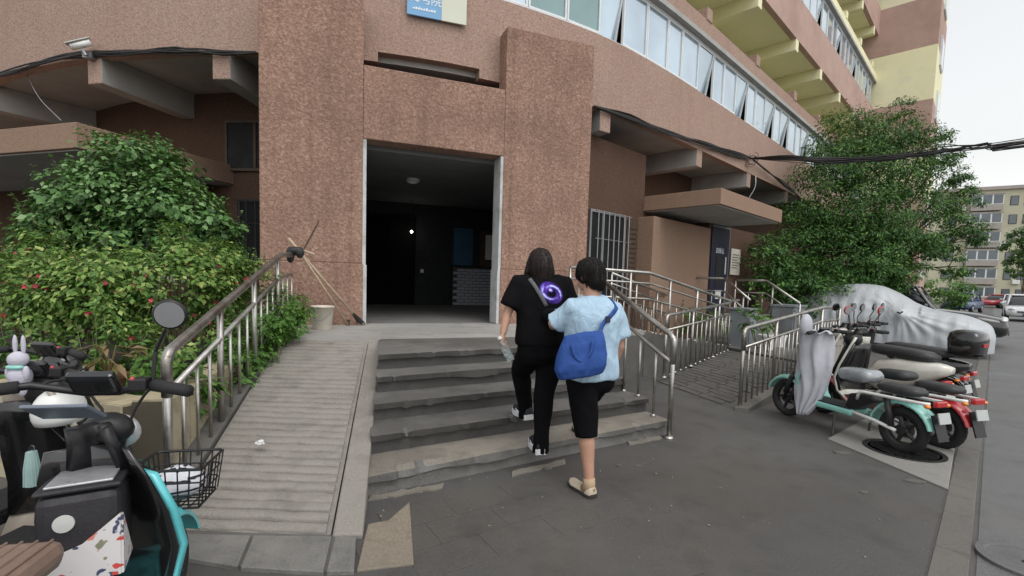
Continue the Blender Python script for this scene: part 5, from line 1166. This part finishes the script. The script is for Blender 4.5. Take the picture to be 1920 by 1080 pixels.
def shoe(parent, heel, toe, z, upper, sole, w=.046, h=.075, low=False, lift=0, sth=.028):
    heel, toe = Vector(heel), Vector(toe); d = (toe-heel).to_3d() if len(toe) == 2 else toe-heel; L = d.length; d = d.normalized(); s = Vector((0, 0, 1)).cross(d).normalized(); base = Vector((heel.x, heel.y, z))
    up_ = d.cross(s)*-1
    if up_.z < 0: up_ = -up_
    m = MB(); rings = []
    for (t, ww, hh, rise) in ((0, .55, .6, .0), (.04, .8, .95, 0), (.18, .92, 1.0, 0), (.38, .88, .92 if not low else .72, 0), (.58, 1.0, .72 if not low else .55, 0), (.78, 1.06, .58 if not low else .48, .0), (.93, .86, .46, .006), (1.0, .45, .34, .012)):
        c = base+d*L*t; rings.append([c+s*(w*ww*math.copysign(abs(math.cos(a))**.75, math.cos(a)))+up_*(sth+rise+(h*hh)*max(-.08, math.sin(a))) for a in [2*math.pi*k/16 for k in range(16)]])
    u = m.loft(rings).obj('shoe', upper, parent, smooth=True)
    q = MB(); rr = []
    for (t, ww, rise) in ((-.015, .5, .006), (.03, .85, 0), (.18, 1.0, 0), (.4, .93, 0), (.6, 1.08, 0), (.8, 1.12, 0), (.95, .9, .008), (1.015, .45, .016)):
        c = base+d*L*t; rr.append([c+s*w*ww*x+up_*(zz+rise) for x, zz in ((-1, .0), (1, .0), (1.04, sth*.6), (1, sth+.006), (-1, sth+.006), (-1.04, sth*.6))])
    q.loft(rr).obj('sole', sole, u, auto=45)
    return u, base, d, s, up_, L
# ---- first person: black t-shirt and trousers
f1 = Vector((-.20, .98, 0)).normalized(); r1 = Vector((f1.y, -f1.x, 0)); p1 = thing('person', 'person in black t-shirt with purple galaxy print and black trousers climbing the steps', 'person', (.22, 3.62, .145))
S1 = Vector((.235, 3.70, 0)); 
def b1(x, y, z): return Vector((.225, 3.66, 0))+r1*x+f1*y+Vector((0, 0, z))
nl, nr = b1(-.165, .02, 1.405), b1(.165, .02, 1.405)
eL, wL = AT(951, 588, 3.60), AT(943, 626, 3.52); eR, wR = b1(.255, .0, 1.15), b1(.24, .12, 1.00)
m = MB(); P = head(m, b1(.0, .105, 1.565), f1, r1, .215, -.28)
m.tube([b1(0, .075, 1.52), b1(0, .04, 1.40)], [.052, .058], 12)
ringloft(m, [(b1(0, .02, 1.44), .09, .06), (b1(0, .01, 1.38), .155, .09), (b1(0, 0, 1.2), .13, .095), (b1(0, -.005, 1.05), .12, .09), (b1(0, 0, .93), .145, .105)], r1, f1)
kL, aL, kR, aR = Vector((.085, 3.86, .70)), Vector((.14, 3.90, .37)), Vector((.262, 3.60, .56)), Vector((.245, 3.51, .225))
hL, hR = b1(-.085, .0, .93), b1(.085, 0, .93)
for (h_, k_, a_) in ((hL, kL, aL), (hR, kR, aR)): m.tube([h_, h_.lerp(k_, .5), k_, k_.lerp(a_, .35), a_, a_+Vector((0, .0, -.05))], [.07, .062, .045, .045, .03, .028], 12)
for (sh, el, wr_) in ((nl, eL, wL), (nr, eR, wR)): m.tube([sh, sh.lerp(el, .5), el, el.lerp(wr_, .35), wr_], [.048, .042, .034, .034, .024], 12)
hand(m, wL, (wL-eL).normalized()+Vector((.1, -.1, -.1)), Vector((.3, .9, 0)), .75, .95); hand(m, wR, f1+Vector((0, 0, -.3)), Vector((0, 0, 1)), .6, .95)
organic('body', m, .0055, MAT['skin'], p1, 4, dec=.5)
# t-shirt
m = MB()
ringloft(m, [(b1(0, .045, 1.462), .085, .070), (b1(0, .03, 1.44), .15, .088), (b1(0, .015, 1.395), .198, .108), (b1(0, .005, 1.32), .205, .122), (b1(0, -.0, 1.2), .192, .128), (b1(0, -.005, 1.08), .186, .128), (b1(0, -.005, .97), .192, .136), (b1(0, -.005, .945), .188, .132)], r1, f1, .82, 28)
sl_, sr_ = nl.lerp(eL, .80), nr.lerp(eR, .80)
m.tube([nl+r1*.06, nl, nl.lerp(eL, .35), sl_], [.075, .082, .080, .083], 16); m.tube([nr-r1*.06, nr, nr.lerp(eR, .35), sr_], [.075, .082, .08, .083], 16)
sh1 = organic('t_shirt', m, .011, MAT['blackcotton'], p1, 5, fold(.0085, 7, 5))
# trousers
m = MB()
ringloft(m, [(b1(0, 0, 1.02), .165, .115), (b1(0, -.005, .95), .178, .128), (b1(0, -.01, .86), .182, .132), (b1(0, 0, .80), .16, .11)], r1, f1, .85, 24)
for (h_, k_, a_, q) in ((hL+Vector((0, 0, -.06)), kL, aL, 0), (hR+Vector((0, 0, -.06)), kR, aR, 1)):
    m.tube([h_, h_.lerp(k_, .4), h_.lerp(k_, .8), k_, k_.lerp(a_, .3), k_.lerp(a_, .7), a_+Vector((0, 0, -.02)), a_+Vector((0, 0, -.075))], [.098, .096, .082, .075, .072, .062, .058, .062], 16)
organic('trousers', m, .011, MAT['blacktrouser'], p1, 5, fold(.0075, 8, 6))
# hair, long and bunched over the shoulders
m = MB(); hc = b1(0, .105, 1.565)
m.ell(hc+f1*-.012+Vector((0, 0, .028)), (.090, .108, .094), 16, 10, Matrix((r1, f1, Vector((0, 0, 1)))).transposed())
m.tube([hc+f1*-.05+Vector((0, 0, .03)), hc+f1*-.075+Vector((0, 0, -.05)), hc+f1*-.09+Vector((0, 0, -.13)), hc+f1*-.085+Vector((0, 0, -.195))], [.085, .088, .076, .045], 14)
for s in (-1, 1): m.tube([hc+r1*s*.055+Vector((0, 0, .02)), hc+r1*s*.078+f1*-.01+Vector((0, 0, -.07)), hc+r1*s*.085+f1*.02+Vector((0, 0, -.15))], [.045, .042, .022], 10)
hr_ = organic('hair', m, .007, MAT['hair1'], p1, 3, lambda p: .004*mnoise.noise(Vector((p.x*55, p.y*55, p.z*5)))+.003*mnoise.noise(Vector((p.x*120, p.y*120, p.z*9))))
strands(hr_, 900, .16, MAT['hair1'], 3)
# shoes
uL = shoe(p1, Vector((.17, 3.845)), Vector((.055, 4.075)), .292, MAT['shoe_navy'], MAT['sole'], .046, .075, sth=.038)
uR = shoe(p1, Vector((.248, 3.455)), Vector((.195, 3.70)), .147, MAT['shoe_navy'], MAT['sole'], .046, .075, sth=.038)
for (u, base, d, s, up_, L), sg in ((uL, 1), (uR, 1)):
    # side mark: tapered curved tick
    for side in (1, -1):
        mk2 = MB(); vs = []
        pts = [(.22, .072, .002), (.30, .054, .007), (.40, .045, .010), (.50, .050, .007), (.66, .064, .002)]
        A = [base+d*L*t+up_*(z_+w_)+s*side*(.047 if t < .45 else .0475) for t, z_, w_ in pts]; B = [base+d*L*t+up_*(z_-w_)+s*side*(.049) for t, z_, w_ in pts]
        mk2.loft([A, B], cap=False, closed=False); solid(mk2.obj('side_mark', MAT['print'], u), .003)
# print on the back, laid on the shirt surface
def project_patch(shirt, name, mat, c, r_, up_, f_, hw, hh, n=18, off=.003):
    bv = bvh_of(shirt); m = MB(); rows = []
    for i in range(n+1):
        row = []
        for j in range(n+1):
            o = c+r_*hw*(2*j/n-1)+up_*hh*(2*i/n-1)-f_*.6; h = bv.ray_cast(o, f_); p = h[0] if h[0] else o+f_*.5; row.append(p-f_*off)
        rows.append(row)
    m.loft(rows, cap=False, closed=False); ob = m.obj(name, mat, shirt, smooth=True)
    uv = ob.data.uv_layers.new(name='uv')
    for lp in ob.data.loops:
        v = lp.vertex_index; uv.data[lp.index].uv = ((v % (n+1))/n, (v//(n+1))/n)
    return ob
m, n, l, PB = mk('galaxy print'); tc = n.new('ShaderNodeTexCoord'); mp = n.new('ShaderNodeMapping'); mp.inputs['Location'].default_value = (-.5, -.5, 0); l.new(tc.outputs['UV'], mp.inputs[0])
sx = n.new('ShaderNodeSeparateXYZ'); l.new(mp.outputs[0], sx.inputs[0])
def mth(op, a, b=None, c=None):
    x = n.new('ShaderNodeMath'); x.operation = op
    for i, v in enumerate((a, b, c)):
        if v is None: continue
        if isinstance(v, (int, float)): x.inputs[i].default_value = v
        else: l.new(v, x.inputs[i])
    return x.outputs[0]
yy = mth('ADD', mth('MULTIPLY', sx.outputs[1], 1.15), -.05); xx = mth('ADD', sx.outputs[0], mth('MULTIPLY', sx.outputs[1], .25)); rad = mth('SQRT', mth('ADD', mth('MULTIPLY', xx, xx), mth('MULTIPLY', yy, yy)))
nzv = nz(n, l, mp.outputs[0], 5, 5, .6, 1.5); ang = mth('ARCTAN2', yy, xx); sw_ = mth('SINE', mth('ADD', mth('MULTIPLY', rad, 34), mth('ADD', mth('MULTIPLY', ang, 2), mth('MULTIPLY', nzv, 7))))
ringm = mth('SUBTRACT', 1, mth('MINIMUM', 1, mth('MULTIPLY', mth('ABSOLUTE', mth('SUBTRACT', rad, .27)), 6.2)))
core = mth('SUBTRACT', 1, mth('MINIMUM', 1, mth('MULTIPLY', mth('SQRT', mth('ADD', mth('POWER', mth('ADD', xx, .02), 2), mth('POWER', mth('SUBTRACT', yy, .1), 2))), 9)))
val = mth('MULTIPLY', ringm, mth('ADD', .45, mth('MULTIPLY', mth('ADD', sw_, 1), .4))); tot = mth('MAXIMUM', val, mth('MULTIPLY', core, 1.4))
col = ramp(n, l, tot, [(.10, (.007, .007, .008)), (.35, (.06, .025, .22)), (.62, (.16, .08, .50)), (.85, (.25, .25, .68)), (1, (.55, .6, .85))]); l.new(col, PB.inputs['Base Color']); PB.inputs['Roughness'].default_value = .95; PB.inputs['Specular IOR Level'].default_value = .08
MAT['galaxy'] = m
prt = project_patch(sh1, 'back_print', MAT['galaxy'], b1(.045, 0, 1.335), r1, Vector((0, 0, 1)), f1, .118, .115)
for i, (w_, z_) in enumerate(((.03, 1.222), (.05, 1.207))):
    project_patch(sh1, 'print_line', MAT['print'], b1(.05+.01*i, 0, z_), r1, Vector((0, 0, 1)), f1, w_, .0035, 4, .004)
# sling strap and small pouch
def strap_on(shirt, pts, r_, mat, name, parent, f_, off=.006, flat=.35):
    bv = bvh_of(shirt); q = []
    for p in pts:
        p = Vector(p); h = bv.ray_cast(p-f_*.6, f_); q.append((h[0]-f_*off) if h[0] else p)
    return ribbon(q, r_, f_).obj(name, mat, parent, smooth=True)
def ribbon(q, w, nrm, th=.004):
    m = MB(); rings = []
    for i, p in enumerate(q):
        t = (q[min(i+1, len(q)-1)]-q[max(i-1, 0)]).normalized(); s = t.cross(nrm).normalized()*w
        rings.append([p-s-nrm*th, p+s-nrm*th, p+s+nrm*th, p-s+nrm*th])
    return m.loft(rings)
MAT['strapgrey'] = simple('grey webbing', (.10, .10, .105), .7)
sp = [b1(-.115+.115*t, 0, 1.445-.20*t) for t in [i/10 for i in range(11)]]
sling = thing('sling_bag', 'small black sling bag with grey strap on the back of the black t-shirt', 'bag', b1(.0, -.13, 1.2))
strap_on(sh1, sp, .014, MAT['strapgrey'], 'strap', sling, f1)
pc_ = b1(.04, -.155, 1.17); organic('pouch', MB().ell(pc_, (.085, .03, .06), 14, 10, Matrix((r1, f1, Vector((0, 0, 1)))).transposed() @ Matrix.Rotation(.5, 3, 'Y')), .008, MAT['blackcotton'], sling, 2)
# bottle held in the left hand
bt0 = AT(937, 634, 3.46); bt1 = AT(952, 664, 3.46); ax = (bt1-bt0).normalized(); bo = thing('water_bottle', 'clear plastic water bottle hanging from the left hand of the person in black', 'bottle', bt1)
m, n, l, PB = mk('clear bottle plastic'); PB.inputs['Base Color'].default_value = (.75, .85, .86, 1); PB.inputs['Roughness'].default_value = .08; PB.inputs['Transmission Weight'].default_value = .85; PB.inputs['IOR'].default_value = 1.2
bump(n, l, PB, nz(n, l, coords(n, l), 60, 2), .5, .004); MAT['pet'] = m
prof = [(.012, .0), (.013, .02), (.026, .05), (.031, .07), (.031, .10), (.028, .105), (.031, .11), (.031, .135), (.028, .14), (.031, .145), (.031, .175), (.026, .185)]
MB().lathe(prof, bt0, ax, 18).obj('bottle_body', MAT['pet'], bo, smooth=True); MB().lathe([(.015, -.012), (.016, .008)], bt0, ax, 16).obj('cap', MAT['white'], bo)
# ---- second person: light blue shirt, black cropped trousers
f2 = Vector((-.36, .93, 0)).normalized(); r2 = Vector((f2.y, -f2.x, 0)); p2 = thing('person', 'person in light blue t-shirt and black cropped trousers with a blue bag', 'person', (.55, 3.2, 0))
def b2(x, y, z): return Vector((.562, 3.34, 0))+r2*x+f2*y+Vector((0, 0, z))
nl, nr = b2(-.16, .0, 1.245), b2(.16, .0, 1.245)
eL, wL = AT(1036, 608, 3.36), b2(-.17, .22, 1.10); eR, wR = b2(.225, -.01, .975), b2(.21, .08, .80)
m = MB(); hf2 = (f2*.85-r2*.35).normalized(); hr2 = Vector((hf2.y, -hf2.x, 0)); hc = b2(-.01, .06, 1.475)
P = head(m, hc, hf2, hr2, .22, -.10)
m.tube([b2(-.005, .035, 1.42), b2(0, .01, 1.27)], [.054, .060], 12)
ringloft(m, [(b2(0, .0, 1.29), .09, .06), (b2(0, .0, 1.22), .145, .09), (b2(0, -.0, 1.05), .135, .1), (b2(0, -.005, .92), .14, .105), (b2(0, 0, .80), .15, .11)], r2, f2)
hL, hR = b2(-.085, -.02, .80), b2(.085, .0, .80); kL, aL = Vector((.525, 3.20, .44)), Vector((.552, 3.125, .085)); kR, aR = Vector((.655, 3.66, .60)), Vector((.635, 3.95, .24))
m.tube([hL, hL.lerp(kL, .5), kL, kL.lerp(aL, .28), kL.lerp(aL, .6), aL, aL+Vector((-.01, .02, -.04))], [.082, .07, .054, .055, .042, .032, .035], 14)
m.tube([hR, hR.lerp(kR, .5), kR, kR.lerp(aR, .3), kR.lerp(aR, .65), aR, aR+Vector((-.01, .02, -.04))], [.082, .07, .054, .052, .04, .032, .035], 14)
for (sh, el, wr_) in ((nl, eL, wL), (nr, eR, wR)): m.tube([sh, sh.lerp(el, .5), el, el.lerp(wr_, .35), wr_], [.05, .044, .037, .037, .026], 12)
hand(m, wL, f2+r2*.5, Vector((0, 0, 1)), .7, .92); hand(m, wR, Vector((0, .2, -1)), f2, .35, .92)
organic('body', m, .0055, MAT['skin'], p2, 4, dec=.5)
m = MB()
ringloft(m, [(b2(-.003, .02, 1.335), .075, .066), (b2(0, .01, 1.312), .115, .082), (b2(0, .0, 1.265), .188, .105), (b2(0, -.005, 1.18), .205, .128), (b2(0, -.005, 1.05), .188, .130), (b2(.0, -.005, .92), .188, .134), (b2(.005, -.01, .80), .198, .142), (b2(.005, -.01, .765), .198, .142)], r2, f2, .82, 28)
sl_, sr_ = nl.lerp(eL, .88), nr.lerp(eR, .74)
m.tube([nl+r2*.06, nl, nl.lerp(eL, .4), sl_], [.068, .074, .076, .080], 16); m.tube([nr-r2*.06, nr, nr.lerp(eR, .4), sr_], [.068, .074, .076, .082], 16)
sh2 = organic('t_shirt', m, .010, MAT['bluecotton'], p2, 5, fold(.016, 6.5, 4.0))
m = MB()
ringloft(m, [(b2(0, -.005, .86), .165, .12), (b2(0, -.01, .80), .175, .132), (b2(0, -.005, .72), .172, .13), (b2(0, 0, .67), .15, .11)], r2, f2, .85, 24)
hem = kL.lerp(aL, .16)
m.tube([hL+Vector((0, 0, -.04)), hL.lerp(kL, .4), hL.lerp(kL, .8), kL, hem], [.10, .10, .086, .079, .073], 16)
hem2 = kR.lerp(aR, .16); m.tube([hR+Vector((0, 0, -.04)), hR.lerp(kR, .4), hR.lerp(kR, .8), kR, hem2], [.102, .1, .088, .079, .073], 16)
organic('cropped_trousers', m, .010, MAT['blacktrouser'], p2, 5, fold(.006, 9, 7))
# short hair with a tapered nape
m = MB(); Rh = Matrix((hr2, hf2, Vector((0, 0, 1)))).transposed()
m.ell(hc+hf2*-.014+Vector((0, 0, .034)), (.094, .108, .098), 18, 12, Rh)
m.tube([hc+hf2*-.05+Vector((0, 0, .02)), hc+hf2*-.062+Vector((0, 0, -.045)), hc+hf2*-.052+Vector((0, 0, -.088))], [.078, .072, .052], 14)
for s in (-1, 1): m.tube([hc+hr2*s*.068+hf2*-.02+Vector((0, 0, .03)), hc+hr2*s*.072+hf2*-.035+Vector((0, 0, -.035))], [.032, .018], 10)
hr_ = organic('hair', m, .0065, MAT['hair2'], p2, 2, lambda p: .006*mnoise.noise(Vector((p.x*38, p.y*38, p.z*9)))+.004*mnoise.noise(Vector((p.x*90, p.y*90, p.z*22))))
strands(hr_, 800, .06, MAT['hair2'], 4, .004)
for (a_, k_, he, to, z_) in ((aL, kL, (.575, 3.085), (.455, 3.305), .002), (aR, kR, (.65, 3.89), (.585, 4.12), .147)):
    u = shoe(p2, Vector(he), Vector(to), z_, MAT['creamshoe'], MAT['darksole'], .045, .062, True, 0, .018)
    MB().tube([a_+Vector((-.012, .022, -.045)), a_+Vector((0, 0, .0)), k_.lerp(a_, .90)], [.047, .040, .041], 14).obj('sock', MAT['sock'], p2, smooth=True)
    hl_ = Vector((*he, z_+.055)); MB().tube([hl_, hl_+Vector((.008, -.012, .02))], [.007, .004], 6).obj('pull_tab', MAT['sock'], u[0])
# blue tote
tb = thing('tote_bag', 'blue canvas shoulder bag on the hip of the person in light blue', 'bag', AT(1092, 700, 3.08))
bc = AT(1090, 662, 3.09); xr_ = (r2*.93-f2*.12).normalized(); yf = Vector((-xr_.y, xr_.x, 0)); Z = Vector((0, 0, 1)); m = MB(); rings = []
for (z_, a_, b_, ox) in ((-.155, .10, .03, 0), (-.145, .150, .062, 0), (-.09, .170, .082, 0), (-.02, .168, .075, .0), (.06, .150, .055, .004), (.115, .135, .030, .008), (.13, .128, .020, .010)):
    tl_ = .10*ox; rings.append([bc+xr_*(ox+a_*math.copysign(abs(math.cos(t))**.6, math.cos(t)))+yf*(b_*math.copysign(abs(math.sin(t))**.7, math.sin(t)))+Z*(z_+.16*(a_*math.cos(t))) for t in [2*math.pi*k/24 for k in range(24)]])
m.loft(rings); organic('bag_body', m, .008, MAT['bagblue'], tb, 3, fold(.006, 14, 11))
for k, off in enumerate((-.066, -.03)):
    q = []
    for i in range(13):
        a = math.pi*i/12; q.append(bc+xr_*(-.02+.07*math.cos(a))+yf*(off-.012*math.sin(a))+Z*(.085-.125*math.sin(a)*(1 if k == 0 else .75)+.011*math.cos(a)))
    ribbon(q, .011, yf, .003).obj('handle', MAT['bagblue'], tb, smooth=True)
a0 = bc+xr_*.125+Z*.14; pts = [a0]
bv = bvh_of(sh2)
top_ = b2(.125, 0, 1.305); a1 = b2(.135, -.17, 1.13)
for i in range(1, 9):
    t_ = i/8; p = a0.lerp(b2(.132, 0, 1.26), t_); h = bv.ray_cast(Vector((p.x, p.y, p.z))-f2*.7, f2); pts.append((h[0]-f2*.008) if h[0] and t_ > .3 else p)
pts += [b2(.128, -.02, 1.315), b2(.12, .05, 1.31), b2(.10, .12, 1.22)]
ribbon(pts, .015, f2, .003).obj('shoulder_strap', MAT['bagblue'], tb, smooth=True)
MB().lathe([(.012, -.004), (.012, .004)], a0, yf, 12).obj('ring', MAT['chrome'], tb); MB().box(pts[4]-f2*.004, (.038, .012, .045), Matrix((r2, f2, Z)).transposed()).obj('buckle', MAT['navy'], tb, bevel=.004)

bpy.data.scenes.remove(TMP)
# ------------------------------------------------------------------ cables, camera
def bundle(name, label, ctrl, n, r, spread, seed, sag=0, sub=.25):
    R = random.Random(seed); t = thing(name, label, 'cables', ctrl[0]); ctrl = [Vector(p) for p in ctrl]
    for k in range(n):
        P = [p+Vector((R.gauss(0, spread*.4), R.gauss(0, spread*.4), R.gauss(0, spread))) for p in ctrl]
        P[0] = ctrl[0]+rndv(R)*spread*.4; P[-1] = ctrl[-1]+rndv(R)*spread*.5; q = catmull(P, sub)
        MB().tube(q, r*R.uniform(.6, 1.3), 6).obj('cable', MAT['cable'], t, smooth=True)
    return t
su = lambda u: s_of_u(u)
bundle('cable_bundle', 'black cable bundle clipped under the wall band left of the portal', [spt(u, v, .05) for u, v in ((-40, 150), (30, 134), (90, 114), (150, 102), (240, 99), (330, 97), (420, 99), (480, 99))], 11, .012, .022, 1)
bundle('cable_bundle', 'black cable bundle running under the wall band right of the portal', [spt(u, v, .06) for u, v in ((1114, 200), (1180, 220), (1250, 248), (1320, 270), (1380, 288), (1410, 297))], 16, .012, .03, 2)
J = spt(1410, 297, .12)
bundle('overhead_cables', 'thick black cables spanning from the facade across the sky at right', [J, AT(1480, 296, 12.4), AT(1560, 300, 12), AT(1660, 297, 11.5), AT(1760, 282, 11), AT(1850, 271, 10.5), AT(1960, 262, 10), Vector((16, 5, 4.95)), Vector((24, -3, 5.6))], 20, .011, .05, 3)
bundle('cable_bundle', 'black cables drooping from the junction down towards the tree', [J, spt(1440, 322, .1), spt(1468, 345, .1), spt(1500, 370, .1)], 9, .012, .025, 4)
R = random.Random(9); m = thing('cable_coil', 'tangled coil of cable at the junction on the wall band', 'cables', J)
for k in range(7):
    c = J+Vector((R.uniform(-.15, .15), -.05, R.uniform(-.15, .1))); a0 = R.uniform(0, 6); rr = R.uniform(.06, .16)
    MB().tube([c+Vector((rr*math.cos(a0+a*.5), .03*math.sin(a), rr*.8*math.sin(a0+a*.5))) for a in range(12)], .007, 5).obj('loop', MAT['cable'], m, smooth=True)
MB().tube(catmull([AT(50, 140, 8.2), AT(75, 185, 8.0), AT(115, 226, 7.6)], .1), .008, 5).obj('x', MAT['alloy']).name = 'hanging_wire'
tag(bpy.data.objects['hanging_wire'], 'thin pale wire hanging from the left overhang to the canopy', 'wire')
o = MB().tube(catmull([AT(1417, 330, 12.8), AT(1416, 350, 12.6), AT(1404, 372, 12.2)], .1), .012, 6).obj('drain_hose', MAT['alloy']); tag(o, 'thin pale hose hanging from the overhang to the right canopy', 'hose')
q = spt(152, 84, .18); cm = thing('security_camera', 'white bullet security camera on the wall band at upper left', 'camera', q)
d = Vector((-.72, -.35, -.42)).normalized(); MB().tube([q-d*.13, q+d*.13], .045, 14).obj('housing', MAT['white'], cm, smooth=True)
MB().extr([(-.15, .05), (.17, .05), (.17, .058), (-.15, .058)], frame_mat(q, d, (d.cross(Vector((0, 0, 1)))).cross(d)*1), .11).obj('sun_shield', MAT['white'], cm)
MB().lathe([(.040, 0), (.040, .004)], q+d*.131, d, 16).obj('lens', MAT['blackp'], cm); MB().tube([q-Vector((0, 0, .04)), q+Vector((.04, .02, -.12)), spt(158, 106, .0)], .016, 8).obj('bracket', MAT['alloy'], cm)
MB().box(spt(168, 104, .05), (.14, .1, .10)).obj('junction_box', MAT['alloy'], cm)
# ------------------------------------------------------------------ bucket, mop, broom, cloth
bp = Vector((-2.45, 6.18, .719)); b = thing('bucket', 'cream plastic bucket beside the left pier', 'bucket', bp); MAT['bucket'] = simple('cream plastic', (.66, .60, .51), .4, 0, .06, 5, dirt=(.52, .45, .37), dscale=6)
MB().lathe([(.108, 0), (.112, .004), (.142, .285), (.152, .287), (.154, .305), (.140, .305), (.134, .285), (.105, .012), (.001, .01)], bp, n=32, cap=False).obj('pail', MAT['bucket'], b, smooth=True)
MB().tube([bp+Vector((.150*math.cos(a), -.150*math.sin(a)*.65-.06*math.sin(a), .285-.16*math.sin(a))) for a in [math.pi*i/14 for i in range(15)]], .004, 6).obj('handle', MAT['alloy'], b)
mp = thing('mop', 'long wooden mop leaning from the railing down to the pier foot', 'mop', (-2.15, 6.80, .72))
T, Bq = AT(541, 447, 5.85), Vector((-2.19, 6.79, .82)); MB().tube([T, T.lerp(Bq, .5)+Vector((0, 0, -.01)), Bq], .017, 10).obj('pole', MAT['wood'], mp, smooth=True)
h = MB(); R = random.Random(2); d = (Bq-T).normalized()
for k in range(26): a = rndv(R); h.tube([Bq-d*.12+a*.01, Bq+a*.03, Bq+d*R.uniform(.06, .12)+Vector((a.x*.05, a.y*.05-.01, a.z*.01))], [.008, .009, .006], 5)
h.obj('mop_head', simple('dirty black mop', (.03, .028, .026), .95), mp)
br = thing('broom', 'thin stick broom crossing behind the mop by the pier', 'broom', (-2.3, 6.7, .72)); T2, B2 = AT(566, 478, 5.95), Vector((-2.30, 6.72, .735))
MB().tube([T2, B2], .014, 8).obj('pole', MAT['wood'], br, smooth=True); MB().box(B2+Vector((0, 0, .03)), (.05, .02, .08)).obj('broom_head', MAT['darkwood'], br)
o = MB().extr([(0, 0), (.42, 0), (.42, .05), (0, .045)], frame_mat(AT(568, 474, 5.95), (AT(598, 419, 6.05)-AT(568, 474, 5.95))), .02).obj('wooden_lath', MAT['darkwood']); tag(o, 'dark wooden lath sticking up behind the railing end', 'stick')
o = MB().tube([AT(556, 466, 5.85), AT(590, 477, 5.8)], .014, 8).obj('short_stick', MAT['wood']); tag(o, 'short pale stick poking out of the black cloth', 'stick')
MB_ = MB(); c = AT(553, 470, 5.78); MB_.ell(c, (.10, .06, .05), 12, 8); MB_.ell(c+Vector((-.05, -.01, -.05)), (.05, .05, .10), 10, 8); MB_.ell(c+Vector((.06, 0, -.02)), (.05, .05, .07), 10, 8)
o = MB_.obj('black_rag', MAT['bagblk'], smooth=True); rm = o.modifiers.new('r', 'REMESH'); rm.mode = 'VOXEL'; rm.voxel_size = .012; rm.use_smooth_shade = True; tag(o, 'black rag bundled over the upper end of the ramp railing', 'rag')
# litter
R = random.Random(4); c = G(488, 833, .26); tm = MB(); tm.ell(c+Vector((0, 0, .01)), (.03, .022, .018), 10, 7)
for i, v in enumerate(tm.v): p = Vector(v); k = 1+.5*mnoise.noise(p*60); p = c+(p-c)*k; tm.v[i] = tuple(p)
tag(tm.obj('crumpled_tissue', MAT['white']), 'crumpled white tissue lying on the ribbed ramp', 'litter')
gd = MB()
for k in range(110):
    u, v, z = R.choice([(R.uniform(680, 1240), R.uniform(860, 1000), .0), (R.uniform(400, 660), R.uniform(700, 980), None), (R.uniform(700, 940), R.uniform(608, 640), .72), (R.uniform(1150, 1800), R.uniform(760, 1060), .0)])
    if z is None: continue
    c = G(u, v, z); s = R.uniform(.002, .006); gd.box(c+Vector((0, 0, s*.3+.006)), (s*2, s*R.uniform(.8, 2), s*.7), Matrix.Rotation(R.uniform(0, 3), 3, 'Z'))
o = gd.obj('grit', MAT['mortar']); o['kind'] = 'stuff'; o['label'] = 'scattered pale grit and leaf crumbs on the paving'; o['category'] = 'grit'
# keyring plush hanging on the dark scooter, garden pots behind the outer railing
kc = AT(60, 878, 1.62); k = thing('keyring_toy', 'small pale green fluffy keyring hanging on the dark green scooter', 'toy', kc)
f_ = MB(); R = random.Random(6)
for i in range(24): a = rndv(R); f_.tube([kc+Vector((a.x*.01, a.y*.01, .06)), kc+Vector((a.x*.018, a.y*.018, 0)), kc+Vector((a.x*.02, a.y*.02, -.06))], .005, 5)
f_.obj('tassel', simple('pale green fluff', (.33, .46, .44), .95), k); MB().lathe([(.012, -.002), (.012, .002)], kc+Vector((0, 0, .07)), (0, 1, 0), 12).obj('ring', MAT['chrome'], k)
for i, (u, v, y, s, lab) in enumerate(((1438, 640, 9.4, .2, 'white pot with a small plant behind the outer railing, nearest the cabinet'), (1462, 632, 9.9, .17, 'small white pot with a plant behind the outer railing, nearest the tree'))):
    c = AT(u, v, y); c.z = .215; t = thing('flower_pot', lab, 'pot', c)
    MB().lathe([(s*.55, 0), (s*.8, s*1.3), (s*.85, s*1.3), (s*.85, s*1.45), (s*.7, s*1.45), (.001, s*1.3)], c, n=18).obj('pot', MAT['white'], t, auto=30)
    m = MB(); clump(m, random.Random(i), c+Vector((0, 0, s*2.2)), (.18, .18, .2), 90, .12, .5); m.obj('foliage', MAT['leaf_br'], t)
